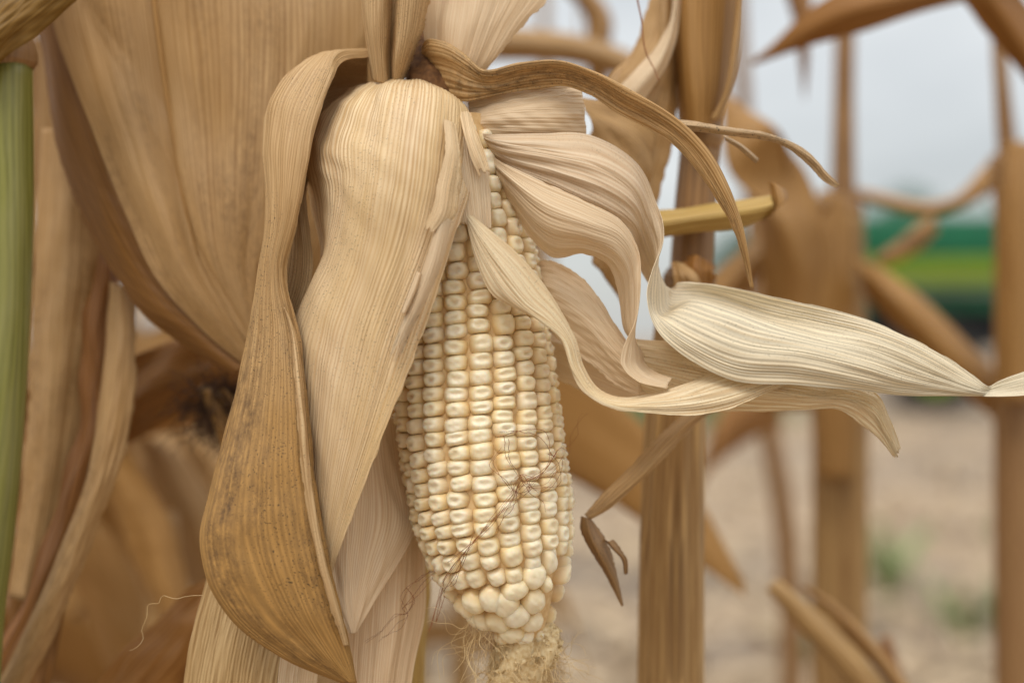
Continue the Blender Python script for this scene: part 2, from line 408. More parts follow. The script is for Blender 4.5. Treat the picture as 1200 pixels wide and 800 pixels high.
# ------------------------------------------------------------------ ground, far things
def ground_material():
    m, t = new_mat('field_soil'); N = t.nodes.new; K = t.links.new
    o = N('ShaderNodeOutputMaterial'); b = N('ShaderNodeBsdfPrincipled')
    tcn = N('ShaderNodeTexCoord')
    mp1 = N('ShaderNodeMapping'); mp1.inputs['Scale'].default_value = (0.22, 0.9, 1); K(tcn.outputs['Object'], mp1.inputs[0])
    n1 = N('ShaderNodeTexNoise'); n1.inputs['Scale'].default_value = 1.0; n1.inputs['Detail'].default_value = 5; K(mp1.outputs[0], n1.inputs['Vector'])
    n2 = N('ShaderNodeTexNoise'); n2.inputs['Scale'].default_value = 9.0; n2.inputs['Detail'].default_value = 6; K(tcn.outputs['Object'], n2.inputs['Vector'])
    r1 = N('ShaderNodeValToRGB'); e = r1.color_ramp.elements
    e[0].position = 0.36; e[0].color = srgb(118, 108, 100); e[1].position = 0.56; e[1].color = srgb(182, 160, 134)
    K(n1.outputs['Fac'], r1.inputs[0])
    r2 = N('ShaderNodeValToRGB'); e = r2.color_ramp.elements
    e[0].position = 0.35; e[0].color = (0.62, 0.56, 0.5, 1); e[1].position = 0.62; e[1].color = (1, 1, 1, 1)
    K(n2.outputs['Fac'], r2.inputs[0])
    mm = N('ShaderNodeMix'); mm.data_type = 'RGBA'; mm.blend_type = 'MULTIPLY'; mm.inputs[0].default_value = 1.0
    K(r1.outputs[0], mm.inputs[6]); K(r2.outputs[0], mm.inputs[7]); K(mm.outputs[2], b.inputs['Base Color'])
    b.inputs['Roughness'].default_value = 0.95
    bp = N('ShaderNodeBump'); bp.inputs['Distance'].default_value = 0.03; K(n2.outputs['Fac'], bp.inputs['Height']); K(bp.outputs[0], b.inputs['Normal'])
    K(b.outputs[0], o.inputs[0]); return m
def grid_sheet(name, x0, x1, y0, y1, nx, ny, zf, mat):
    xs = np.linspace(x0, x1, nx); ys = np.linspace(y0, y1, ny)
    X, Y = np.meshgrid(xs, ys); Z = zf(X, Y)
    idx = np.arange(nx * ny).reshape(ny, nx)
    f = np.stack([idx[:-1, :-1], idx[:-1, 1:], idx[1:, 1:], idx[1:, :-1]], axis=2).reshape(-1, 4).tolist()
    return mesh_obj(name, np.stack([X, Y, Z], 2).reshape(-1, 3), f, mat)
rs = np.random.default_rng(5)
def ground_z(X, Y):
    return 0.02 * np.sin(X * 8.2) * np.exp(-(Y / 30) ** 2) * (np.abs(X) < 200)
# one sheet to the horizon, finer near the camera
g_x = np.concatenate([-np.geomspace(900, 6.2, 26), np.linspace(-6, 6, 121), np.geomspace(6.2, 900, 26)])
g_y = np.concatenate([[-300, -60, -12], np.linspace(-4, 16, 101), np.geomspace(17, 2200, 40)])
X, Y = np.meshgrid(g_x, g_y)
Z = 0.025 * np.sin(X * 8.2) * np.exp(-(X / 7) ** 2) + 0.01 * np.sin(X * 3.1 + Y * 2.7) * np.exp(-((X ** 2 + Y ** 2) / 400))
idx = np.arange(X.size).reshape(X.shape)
gf = np.stack([idx[:-1, :-1], idx[:-1, 1:], idx[1:, 1:], idx[1:, :-1]], axis=2).reshape(-1, 4).tolist()
ground = mesh_obj('ground', np.stack([X, Y, Z], 2).reshape(-1, 3), gf, ground_material())
tag(ground, 'tan harvested field soil strewn with dry residue', 'ground', kind='structure')

def stuff_quads(name, items, mat, label, cat):
    """items: (centre, length, width, yaw, pitch, curl) -> thin curled strips in one mesh"""
    V, F, UVs = [], [], []
    for (c, ln, wd, yaw, pit, curl) in items:
        d = np.array([math.cos(yaw) * math.cos(pit), math.sin(yaw) * math.cos(pit), math.sin(pit)])
        s = np.array([-math.sin(yaw), math.cos(yaw), 0.0]); up = np.cross(d, s)
        b0 = len(V)
        for k in range(5):
            t = k / 4; wv = wd * (0.25 + 0.75 * math.sin(math.pi * (0.12 + 0.86 * t))) * 0.5
            p = np.array(c) + d * ln * (t - 0.5) + up * curl * math.sin(math.pi * t)
            V += [p - s * wv, p + s * wv + up * wd * 0.2]; UVs += [(0, t * ln), (wd, t * ln)]
        for k in range(4): F.append((b0 + 2*k, b0 + 2*k + 1, b0 + 2*k + 3, b0 + 2*k + 2))
    o = mesh_obj(name, V, F, mat, None, UVs)
    return tag(o, label, cat, kind='stuff')
rnd = random.Random(11)
items = []
for i in range(5200):
    y = 2.0 + 16 * rnd.random() ** 1.5; x = rnd.uniform(-0.45, 0.5) * y + rnd.uniform(-.6, .6)
    items.append(((x, y, 0.03 + rnd.random() * 0.05), rnd.uniform(.08, .38), rnd.uniform(.015, .05), rnd.uniform(0, 6.28), rnd.uniform(-.25, .25), rnd.uniform(-.02, .06)))
stuff_quads('crop_residue', items, plain_mat('leaf_litter', srgb(150, 130, 106), srgb(196, 174, 144), 5, 0.9), 'dry corn leaf litter covering the field floor', 'litter')

# ------------------------------------------------------------------ far: harvester, trees, weeds
import bmesh
def bevel_box(name, cx, cy, cz, sx, sy, sz, mat, parent, bev=0.04, seg=2, taper=None, shear=0.0):
    bm = bmesh.new(); bmesh.ops.create_cube(bm, size=1.0)
    for v in bm.verts:
        v.co.x *= sx; v.co.y *= sy; v.co.z *= sz
        if taper and v.co.z > 0: v.co.x *= taper; v.co.y *= taper
        v.co.x += shear * v.co.z
    bmesh.ops.bevel(bm, geom=bm.edges[:], offset=bev, segments=seg, affect='EDGES', profile=0.6)
    bmesh.ops.translate(bm, vec=(cx, cy, cz), verts=bm.verts)
    me = bpy.data.meshes.new(name); bm.to_mesh(me); bm.free(); me.materials.append(mat)
    return link(bpy.data.objects.new(name, me), parent)
def ring_y(name, cx, cy, cz, prof, mat, parent, n=40):
    """lathe about an axle along Y: prof = (radius, y)"""
    V, F = [], []
    for (r_, y_) in prof:
        for i in range(n):
            a = 2 * math.pi * i / n; V.append((cx + r_ * math.cos(a), cy + y_, cz + r_ * math.sin(a)))
    k = len(prof)
    for j in range(k - 1):
        for i in range(n): F.append((j*n + i, j*n + (i+1) % n, (j+1)*n + (i+1) % n, (j+1)*n + i))
    return mesh_obj(name, V, F, mat, parent)
m_green = plain_mat('harvester_green', srgb(4, 88, 56), srgb(8, 104, 68), 2, 0.35, coat=0.4)
m_stripe = plain_mat('harvester_yellow', srgb(112, 138, 18), srgb(132, 154, 26), 2, 0.4, coat=0.3)
m_black = plain_mat('harvester_black', srgb(30, 32, 34), srgb(52, 54, 56), 6, 0.7)
m_tyre = plain_mat('tyre_rubber', srgb(30, 30, 30), srgb(58, 54, 50), 9, 0.9)
m_glass = plain_mat('cab_glass', srgb(40, 52, 58), srgb(56, 70, 78), 2, 0.08, spec=0.6)
HX, HY = 4.35, 20.0
hv_ = empty('combine_harvester', (HX, HY, 0), 'green harvester with a yellow-green stripe parked far behind the stalks', 'harvester')
bevel_box('body_panel', HX + 3.2, HY + 1.5, 2.36, 6.4, 3.0, 0.62, m_green, hv_, 0.12, 3)
bevel_box('side_stripe', HX + 3.2, HY + 1.47, 1.88, 6.3, 3.0, 0.28, m_stripe, hv_, 0.06)
bevel_box('lower_panel', HX + 3.1, HY + 1.6, 1.52, 5.6, 2.8, 0.24, m_green, hv_, 0.04)
bevel_box('chassis', HX + 3.1, HY + 1.6, 1.10, 5.4, 2.2, 0.56, m_black, hv_, 0.05)
bevel_box('grain_tank', HX + 4.6, HY + 1.5, 2.95, 3.0, 2.4, 0.5, m_green, hv_, 0.05, taper=1.15)
cabo = bevel_box('cab', HX + 5.7, HY + 1.5, 3.15, 1.5, 1.9, 1.0, m_glass, hv_, 0.08)
bevel_box('cab_roof', HX + 5.7, HY + 1.5, 3.73, 1.7, 2.1, 0.14, m_green, cabo, 0.04)
tube('unloading_auger', [(HX + 6.2, HY + .2, 3.0), (HX + 4.8, HY - .1, 3.1), (HX + 3.4, HY - .1, 3.05)], [.16, .16, .18], m_green, hv_, 16, 12, px=False)
for (wx, wr) in ((1.3, 0.62), (4.9, 0.92)):
    wh = ring_y('wheel', HX + wx, HY + 0.02, wr, [(0.0, .32), (wr * .3, .30), (wr * .34, .12), (wr * .2, .05), (0, .03)], m_stripe, hv_)
    ring_y('tyre', HX + wx, HY + 0.02, wr, [(wr * .55, .02), (wr * .88, .0), (wr, .08), (wr, .42), (wr * .88, .5), (wr * .55, .46)], m_tyre, wh)
    ring_y('rim', HX + wx, HY + 0.02, wr, [(wr * .3, .12), (wr * .5, .06), (wr * .56, .05), (wr * .56, .4)], m_stripe, wh)

m_leaf_far = plain_mat('tree_leaf_hazed', srgb(74, 104, 92), srgb(112, 138, 122), 0.6, 0.8)  # distance haze painted into the leaf colour: bluer, greyer, paler
m_bark = plain_mat('bark', srgb(70, 58, 46), srgb(104, 88, 70), 3, 0.9)
def far_tree(px_x, px_top, dist, label, seed, wide=0.42):
    rg = random.Random(seed); s = dist * W0 / D0 / 1200
    x = (px_x - 600) * s; h = (400 - px_top) * s + H
    t = empty('tree', (x, dist, 0), label, 'tree', 'trees on the horizon')
    tube('trunk', [(x, dist, 0), (x + .1, dist, h * .3), (x, dist, h * .7)], [h * .03, h * .022, h * .008], m_bark, t, 10, 12, px=False)
    V, F = [], []
    lobes = []
    for k in range(16):
        a = rg.uniform(0, 6.28); q = rg.random() ** .5; zz = rg.uniform(.3, .88)
        lobes.append((x + math.cos(a) * q * wide * h * .6 * (1.1 - abs(zz - .5)), dist + math.sin(a) * q * wide * h * .6, h * zz, h * rg.uniform(.08, .16)))
    for k in range(3200):
        l = rg.choice(lobes); p = [rg.gauss(0, 1) for _ in range(3)]; n = math.sqrt(sum(c*c for c in p)) or 1
        q = rg.uniform(.6, 1.05) * l[3]
        c = Vector((l[0] + p[0]/n*q, l[1] + p[1]/n*q, min(h, l[2] + p[2]/n*q)))
        e1 = Vector([rg.gauss(0, 1) for _ in range(3)]).normalized(); e2 = e1.orthogonal().normalized(); z = h * rg.uniform(.012, .028); b0 = len(V)
        V += [c - e1*z, c + e2*z*.6, c + e1*z, c - e2*z*.6]; F.append((b0, b0+1, b0+2, b0+3))
    mesh_obj('crown', V, F, m_leaf_far, t, smooth=False)
far_tree(1052, 214, 120, 'blurred blue-green tree on the horizon left of the open sky', 1)
far_tree(1003, 232, 126, 'blurred tree on the horizon partly behind the thin stalk', 2)
far_tree(868, 258, 110, 'blurred green tree showing between the stalk and orange leaf', 3)
far_tree(1128, 290, 140, 'small blurred tree just above the green harvester', 4)
far_tree(1290, 200, 130, 'tree on the horizon beyond the right edge stalk', 5)

m_weed = plain_mat('weed_green', srgb(106, 120, 78), srgb(150, 158, 110), 20, 0.7)
def weed(px_x, px_y, h, n, label, seed):
    rg = random.Random(seed); Y = H / ((px_y - 400) * W0 / D0 / 1200); x = (px_x - 600) * Y * W0 / D0 / 1200
    t = empty('weed', (x, Y, 0), label, 'weed', 'green weeds on the field floor')
    for k in range(n):
        a = rg.uniform(0, 6.28); ln = h * rg.uniform(.6, 1.15); lean = rg.uniform(.2, 1.0); wd = h * .07
        rows = []
        for q in (0, .25, .5, .75, 1.0):
            r_ = ln * lean * q ** 1.3 * .8; z = ln * (q - .35 * lean * q * q); ww = wd * (.3 + math.sin(math.pi * (.1 + .86 * q)))
            cx, cy = x + math.cos(a) * r_, Y + math.sin(a) * r_
            rows.append([(cx - math.sin(a) * ww, cy + math.cos(a) * ww, z), (cx, cy, z - ww * .3), (cx + math.sin(a) * ww, cy - math.cos(a) * ww, z)])
        sheet('leaf', rows, m_weed, t, 5, 12, wav=0, px=False, seed=seed + k, thick=0.0006)
weed(1040, 720, .36, 12, 'taller green weed low between the broken stalks', 1)
weed(1135, 775, .30, 12, 'green weed near the bottom right corner', 2)
weed(960, 790, .20, 18, 'small green weed at the bottom edge by the broken stalks', 3)
weed(1170, 640, .18, 14, 'faint green weed in front of the right edge stalk', 4)
rg = random.Random(8); items = []
for i in range(2600):
    y = 17.5 + rg.uniform(-1.5, 1.5); x = (690 - 600) * y * W0 / D0 / 1200 + rg.gauss(0, .9)
    items.append(((x, y, .12 + rg.random() * .1), rg.uniform(.2, .5), .03, rg.uniform(0, 6.28), rg.uniform(.6, 1.5), .05))
stuff_quads('grass', items, m_weed, 'low strip of green grass far behind the ear', 'grass')

# ------------------------------------------------------------------ corn plants in the blur behind
def corn_plant(x, y, label, seed, height=1.9, nleaf=7, group='blurred dry corn plants behind', r0=0.012, leaf_len=(.45, .8), leaf_from=.2, mats=('leaf_straw', 'leaf_tan', 'leaf_amber', 'leaf_tan'), az=None, stalk='stalk_tan', wmul=1.0):
    rg = random.Random(seed)
    t = empty('corn_plant', (x, y, 0), label, 'corn plant', group)
    lx, ly = rg.uniform(-.05, .05), rg.uniform(-.05, .05)
    n = 9; pts = [(x + lx * k / n + rg.uniform(-.004, .004), y + ly * k / n, height * k / n) for k in range(n + 1)]
    tube('stalk', pts, [r0 * (1 - .6 * k / n) for k in range(n + 1)], M[stalk], t, 14, 50, ribs=5, ramp=.06, px=False, seed=seed)
    for k in range(nleaf):
        hz = height * (leaf_from + (.95 - leaf_from) * (k + rg.random() * .5) / nleaf); f = hz / height
        bx, by = x + lx * f, y + ly * f
        a = (rg.choice(az) + rg.uniform(-.4, .4)) if az else (k % 2) * math.pi + rg.uniform(-.9, .9)
        ln = rg.uniform(*leaf_len); up = rg.uniform(.05, .30); dr = rg.uniform(.5, 1.3); wd = rg.uniform(.018, .034) * wmul; tw = rg.uniform(-2.2, 2.2); ph = rg.uniform(-1, 1)
        rows = []; px_, pz = 0.0, 0.0; ang = rg.uniform(.4, 1.2); m_ = 9
        for q in range(m_):
            s = q / (m_ - 1)
            r_ = px_; z = pz
            px_ += math.cos(ang) * ln / m_; pz += math.sin(ang) * ln / m_; ang -= (dr * 2.6) / m_ * (.6 + .8 * math.sin(math.pi * s)); ang = max(ang, -1.55)
            ww = wd * (.35 + .65 * math.sin(math.pi * min(1, .15 + s * .84))) * (1 if s < .95 else .3)
            roll = tw * s + ph * .3
            sx_, sy_, sz_ = -math.sin(a) * math.cos(roll), math.cos(a) * math.cos(roll), math.sin(roll)
            cx, cy, cz = bx + math.cos(a) * r_, by + math.sin(a) * r_, hz + z
            sag = ww * .35
            rows.append([(cx - sx_ * ww, cy - sy_ * ww, cz - sz_ * ww), (cx, cy, cz - sag), (cx + sx_ * ww, cy + sy_ * ww, cz + sz_ * ww)])
        sheet('leaf', rows, M[rg.choice(mats)], t, 9, 40, wav=.0015, wu=.5, wv=.6, px=False, seed=seed * 31 + k, thick=.0004)
    return t
GZ0 = lambda d: 400 + H / pxs(d)
def at_px(px_x, dist): return (px_x - 600) * dist * W0 / D0 / 1200
spots = [(40, 1.05, 'leftmost of the blurred corn plants behind the big left leaf'), 
         (255, 1.35, 'blurred corn plant showing through the lower left gap, second row'), (120, 1.7, 'blurred corn plant far back at lower left'),
         (330, 1.15, 'blurred corn plant hidden mostly behind the left husk'), (420, 1.6, 'blurred corn plant behind the upper ear base'),
         (215, 2.1, 'blurred corn plant deep in the row at left'), (520, 1.25, 'blurred corn plant straight behind the cob'),
         (60, 2.6, 'most distant blurred corn plant at the left edge'), (360, 2.5, 'distant blurred corn plant behind the front husk'),
         (500, 2.2, 'distant blurred corn plant behind the cob tip'), (640, 1.9, 'blurred corn plant between the cob and the ribbed stalk'),
         (280, 3.2, 'far blurred corn plant low at left of the ear'), (440, 3.3, 'far blurred corn plant behind the ear shoulder'), (150, 3.6, 'farthest blurred corn plant at left')]
for i, (sx, ds, lb) in enumerate(spots):
    corn_plant(at_px(sx, ds), ds, lb, 40 + i, 1.75, 6 if ds < 2 else 5, leaf_from=.12, az=(2.5, 3.7) if sx > 200 else None, wmul=1.4)
for i, (sx, ds, lb) in enumerate([(-20, .85, 'blurred corn plant at the far left behind the green stalk'), 
         (20, 1.9, 'blurred corn plant low in the left corner'), (400, 2.0, 'blurred corn plant behind the inner husk'), (-60, 1.4, 'blurred corn plant just past the left edge')]):
    corn_plant(at_px(sx, ds), ds, lb, 140 + i, 1.75, 8, leaf_from=.3, wmul=1.5, az=(2.5, 3.7, -1.5) if sx > 250 else None, mats=('leaf_straw', 'leaf_tan', 'leaf_straw'))
bp_ = corn_plant(at_px(655, .95), .95, 'blurred corn plant with a level leaf behind the gap right of the ear top', 71, 1.1, 3, leaf_from=.1, az=(3.0, 3.3))
sheet('leaf', [[(560, 30, 42), (560, 50, 41), (560, 72, 42)], [(620, 34, 42), (622, 52, 41), (624, 72, 42)], [(680, 42, 43), (682, 58, 42), (684, 78, 43)], [(740, 62, 44), (740, 78, 43), (738, 98, 44)], [(790, 95, 45), (788, 112, 44), (784, 130, 45)]], M['leaf_tan'], bp_, 20, 40, wav=.0004, wu=.5, wv=.6, seed=78)
sheet('leaf', [[(690, 110, 50), (700, 112, 49), (712, 110, 50)], [(686, 60, 48), (700, 60, 46), (714, 60, 48)], [(684, 20, 48), (700, 18, 46), (716, 20, 48)], [(650, -20, 48), (664, -26, 46), (680, -30, 48)]], M['leaf_straw'], bp_, 16, 30, wav=.0004, wu=.5, wv=.6, seed=79)

gapp = empty('corn_plant', (at_px(185, .84), .84, 0), 'blurred corn plant whose pale leaves slant across the lower left gap', 'corn plant', 'blurred dry corn plants behind')
tube('stalk', [(210, GZ0(34), 34), (205, 1200, 34), (195, 760, 34), (190, 600, 34)], [.012, .012, .011, .008], M['stalk_tan'], gapp, 16, 40, ribs=7, ramp=.08, seed=31)
for (x0, y0, x1, y1, wpx, dd, mt) in ((110, 500, 215, 760, 26, 30, 'leaf_straw'), (150, 480, 265, 720, 30, 36, 'leaf_tan'), (205, 490, 290, 640, 26, 40, 'leaf_tan'), (80, 600, 170, 830, 34, 40, 'leaf_straw'), (240, 540, 200, 700, 24, 44, 'leaf_straw')):
    rows_ = []
    for q_ in range(6):
        t_ = q_ / 5; cx_, cy_ = x0 + (x1 - x0) * t_ + 12 * math.sin(t_ * 3), y0 + (y1 - y0) * t_
        ww = wpx * (.45 + .55 * math.sin(math.pi * (.15 + .75 * t_)))
        rows_.append([(cx_ - ww, cy_ + ww * .4, dd + 1.5), (cx_, cy_, dd), (cx_ + ww, cy_ - ww * .4, dd + 1.2)])
    sheet('leaf', rows_, M[mt], gapp, 14, 30, wav=.001, seed=int(x0 + dd))

# ------------------------------------------------------------------ nearer plants, built where they stand
GZ = lambda d: 400 + H / pxs(d)      # reference row of the ground at that depth

# ribbed stalk right behind the ear
sp = empty('corn_plant', PX(800, GZ(8), 8), 'tan ribbed dry corn stalk standing close behind the ear on its right', 'corn plant')
r8 = pxs(8)
tube('stalk', [(784, GZ(8), 8), (786, 1500, 8), (787, 800, 8), (789, 600, 8), (792, 490, 8), (800, 400, 8), (808, 332, 8)],
     [36*r8, 36*r8, 35.5*r8, 34*r8, 32.5*r8, 31*r8, 30*r8], M['stalk_tan'], sp, 72, 120, ribs=11, ramp=.10, seed=3)
tube('node', [(808, 336, 8), (809, 326, 8), (810, 316, 8)], [28*r8, 30*r8, 25*r8], M['stalk_brown'], sp, 40, 12, ribs=7, ramp=.05)
tube('stalk_upper', [(809, 322, 8), (814, 240, 8), (820, 170, 8), (824, 120, 8), (828, -200, 8.5), (835, -900, 9)],
     [24*r8, 23*r8, 22*r8, 21*r8, 20*r8, 12*r8], M['stalk_brown'], sp, 48, 80, ribs=7, ramp=.05, seed=4)
tube('node', [(820, 172, 8), (822, 160, 8), (823, 146, 8)], [22*r8, 25*r8, 22*r8], M['stalk_brown'], sp, 32, 12, ribs=5, ramp=.05)
sheet('leaf_sheath', [[(800, 152, 9.3), (797, 148, 7.2), (815, 150, 5.9), (836, 146, 6.2), (846, 138, 7.6), (845, 135, 9.0)],
                [(797, 100, 9.3), (792, 100, 7.2), (812, 104, 5.6), (842, 98, 6.0), (856, 90, 7.4), (854, 90, 9.2)],
                [(795, 40, 9.3), (788, 40, 7.2), (808, 44, 5.6), (845, 36, 6.0), (863, 30, 7.4), (858, 30, 9.2)],
                [(795, -40, 9.3), (788, -40, 7.2), (808, -40, 5.7), (848, -40, 6.1), (868, -40, 7.4), (862, -40, 9.2)],
                [(798, -160, 9.3), (793, -160, 7.4), (812, -160, 6.2), (848, -160, 6.6), (868, -160, 7.6), (864, -160, 9.2)]],
      M['leaf_straw'], sp, 60, 80, wav=.0001, wv=.5, ribs=16, ramp=.0005, seed=21)
sheet('sheath_edge', [[(832, 140, 5.8), (838, 141, 5.6), (846, 138, 6.2)], [(848, 110, 5.5), (853, 108, 5.3), (858, 104, 6.0)], [(857, 60, 5.4), (862, 58, 5.2), (867, 54, 6.0)],
                [(862, 0, 5.4), (867, 0, 5.2), (871, 0, 6.0)], [(864, -80, 5.5), (870, -80, 5.3), (874, -80, 6.0)]], M['leaf_tan'], sp, 12, 40, wav=.0002, seed=22)
# level sheath stub with curled end
sheet('leaf_stub', [[(735, 262, 7.5), (735, 256, 5.6), (735, 270, 4.9), (735, 284, 5.4), (735, 282, 6.8)],
                [(790, 252, 7.2), (790, 246, 5.4), (790, 259, 4.7), (790, 274, 5.2), (790, 272, 6.6)],
                [(850, 242, 7), (850, 238, 5.3), (850, 250, 4.6), (850, 266, 5.1), (850, 263, 6.4)],
                [(895, 237, 6.6), (895, 233, 5.2), (895, 244, 4.6), (892, 258, 5.0), (892, 256, 6.2)],
                [(908, 232, 6.2), (908, 230, 5.1), (909, 240, 4.6), (908, 248, 5.0), (906, 248, 6.0)]], M['stalk_yellow'], sp, 60, 60, wav=.0004, ribs=11, ramp=.0006, end_ragged=.06, folds=(5, .0005), seed=23)
sheet('curled_end', [[(892, 262, 5.2), (898, 257, 4.8), (904, 252, 4.5)], [(904, 250, 5.1), (910, 246, 4.6), (915, 242, 4.5)], [(904, 228, 5.2), (913, 232, 4.6), (922, 234, 4.9)], [(902, 213, 5.5), (909, 216, 4.8), (920, 224, 5.3)]],
      M['leaf_straw'], sp, 16, 24, wav=.0003, seed=24)
# bracts at the node
sheet('bract', [[(806, 338, 5.8), (822, 342, 5.4), (838, 338, 5.8)], [(800, 322, 5.5), (818, 318, 5.0), (842, 318, 5.5)], [(808, 303, 5.7), (820, 300, 5.3), (840, 306, 5.8)]], M['leaf_amber'], sp, 20, 20, wav=.001, ragged=(.1, .2), seed=25)
sheet('bract', [[(795, 340, 5.0), (808, 342, 4.8), (826, 340, 5.0)], [(790, 322, 5.0), (804, 324, 4.6), (818, 328, 4.9)], [(787, 306, 5.4), (793, 306, 5.2), (800, 310, 5.3)]], M['leaf_tan'], sp, 20, 20, wav=.001, seed=26)
# broad leaf coming down between ear and stalk
sheet('leaf', [[(776, -70, 8), (795, -70, 7), (815, -70, 8)], [(762, 0, 7.5), (780, 0, 6.5), (800, 0, 7.2)], [(744, 55, 7), (770, 60, 6.0), (797, 70, 7)],
               [(705, 105, 6.5), (745, 125, 5.6), (792, 150, 6.8)], [(690, 165, 6.2), (730, 190, 5.4), (775, 215, 6.6)], [(686, 230, 6.2), (718, 260, 5.6), (755, 300, 6.6)], [(690, 290, 6.5), (705, 320, 6), (730, 360, 6.8)]],
      M['leaf_tan'], sp, 50, 90, wav=.0012, ribs=10, ramp=.0004, ragged=(.03, .05), folds=(6, 0.0012), seed=27)
sheet('leaf', [[(793, -60, 6.2), (797, -60, 5.9), (802, -60, 6.2)], [(785, 20, 5.8), (790, 22, 5.4), (796, 24, 5.8)], [(765, 60, 5.6), (774, 66, 5.2), (783, 72, 5.6)], [(738, 92, 5.4), (748, 102, 5.0), (758, 112, 5.4)], [(715, 120, 5.4), (724, 132, 5.2), (733, 145, 5.4)]],
      M['husk_pale'], sp, 24, 60, wav=.0005, seed=28)
sheet('leaf', [[(676, 112, 4.8), (690, 135, 4.2), (700, 170, 4.6)], [(705, 118, 4.8), (715, 150, 4.4), (718, 200, 4.8)], [(735, 128, 5.2), (742, 175, 4.8), (740, 235, 5.2)], [(762, 150, 5.8), (765, 200, 5.6), (760, 260, 6.0)]],
      M['leaf_tan'], sp, 36, 50, wav=.001, seed=29)
# narrow leaf tip crossing in front of the stalk, dark shrivelled end
sheet('leaf', [[(842, 455, 5.2), (858, 462, 5), (872, 470, 5.2)], [(802, 482, 4.2), (816, 487, 4), (826, 489, 4.2)], [(766, 517, 3.4), (778, 523, 3.2), (787, 528, 3.4)], [(733, 553, 2.8), (743, 559, 2.5), (751, 564, 2.8)],
               [(703, 583, 2.2), (711, 588, 2.0), (717, 593, 2.2)], [(685, 603, 2.0), (689, 606, 1.9), (692, 608, 2.0)]], M['leaf_tan'], sp, 30, 90, wav=.0004, ribs=10, ramp=.0003, ragged=(.04, .06), folds=(4, 0.0004), seed=30)
sheet('leaf_tip', [[(681, 604, 2.0), (687, 606, 1.8), (693, 606, 2.1)], [(681, 622, 1.9), (692, 626, 1.5), (706, 622, 2.0)], [(692, 645, 1.9), (703, 648, 1.4), (716, 640, 2.0)], [(706, 668, 1.9), (714, 668, 1.6), (722, 660, 2.0)], [(718, 690, 1.9), (723, 688, 1.8), (727, 684, 2.0)], [(728, 710, 1.9), (729, 710, 1.9), (731, 708, 2.0)]],
      M['leaf_dark'], sp, 24, 50, wav=.0003, wv=6, ragged=(.05, .08), seed=31)
sheet('leaf_tip', [[(706, 632, 1.9), (712, 634, 1.7), (718, 632, 1.9)], [(716, 642, 1.8), (721, 644, 1.6), (726, 642, 1.8)], [(728, 656, 1.9), (731, 656, 1.8), (734, 655, 1.9)], [(731, 672, 2.0), (733, 672, 2.0), (736, 671, 2.0)]], M['leaf_dark'], sp, 12, 24, wav=.0005, ragged=(.1, .1), seed=32)

# plant carrying the big drooping leaf on the left
lp = empty('corn_plant', PX(330, GZ(10), 10), 'dry corn plant with the broad tan drooping leaf left of the ear', 'corn plant')
r10 = pxs(10)
tube('stalk', [(330, GZ(10), 10), (334, 800, 10.5), (338, 400, 10.5), (342, 0, 10), (346, -700, 10)], [34*r10, 32*r10, 28*r10, 25*r10, 12*r10], M['stalk_tan'], lp, 48, 80, ribs=11, ramp=.06, seed=7)
sheet('leaf', [[(55, -60, 6.2), (115, -60, 5.6), (172, -60, 5.9), (185, -60, 5.6), (300, -60, 5.2), (450, -60, 6.2)],
               [(62, 20, 6.1), (122, 15, 5.4), (180, 10, 5.8), (192, 10, 5.5), (305, 10, 5.0), (450, 20, 6.0)],
               [(84, 95, 5.9), (140, 90, 5.2), (189, 85, 5.7), (201, 85, 5.3), (305, 90, 4.9), (445, 100, 6.0)],
               [(112, 170, 5.6), (160, 160, 5.0), (199, 155, 5.4), (211, 155, 5.1), (300, 165, 4.8), (430, 180, 6)],
               [(145, 248, 5.4), (182, 236, 4.8), (211, 230, 5.2), (222, 230, 4.9), (296, 240, 4.7), (405, 260, 6)],
               [(184, 326, 5.3), (212, 312, 4.7), (231, 305, 5.0), (240, 305, 4.8), (292, 312, 4.7), (372, 330, 6)],
               [(235, 385, 5.2), (254, 372, 4.7), (264, 367, 4.9), (270, 367, 4.8), (300, 370, 4.8), (352, 382, 6)],
               [(284, 425, 5.1), (291, 414, 4.9), (296, 410, 5.0), (299, 410, 4.9), (315, 414, 5), (345, 424, 5.8)],
               [(337, 458, 5.2), (339, 452, 5.1), (341, 450, 5.1), (342, 450, 5.1), (348, 452, 5.1), (358, 456, 5.4)]],
      M['leaf_tan'], lp, 150, 150, wav=.0009, wu=1.6, wv=3.0, ribs=42, ramp=.0002, folds=(12, 0.0016), seed=41)
sheet('leaf_margin', [[(30, -20, 7.8), (40, -20, 7.0), (71, -22, 6.68)], [(46, 45, 7.7), (56, 48, 6.9), (83, 48, 6.48)], [(57, 130, 7.5), (74, 135, 6.6), (109, 133, 6.18)], [(72, 195, 7.3), (96, 200, 6.5), (131, 196, 5.98)], [(96, 255, 7.0), (122, 260, 6.2), (159, 253, 5.78)],
               [(130, 318, 6.7), (155, 320, 6.0), (195, 326, 5.58)], [(172, 372, 6.4), (190, 366, 5.7), (225, 360, 5.48)], [(215, 405, 6.1), (228, 396, 5.4), (253, 390, 5.38)], [(276, 443, 5.6), (280, 436, 5.2), (295, 426, 5.28)]],
      M['leaf_under'], lp, 30, 110, wav=.0004, ribs=8, ramp=.0003, ragged=(.03, .0), seed=42)
tube('midrib', [(176, -40, 5.75), (184, 30, 5.6), (193, 95, 5.4), (204, 165, 5.15), (215, 235, 4.95), (232, 300, 4.85)], [.0009, .0009, .0008, .0007, .0005, .0002], M['leaf_straw'], lp, 12, 60, seed=46)
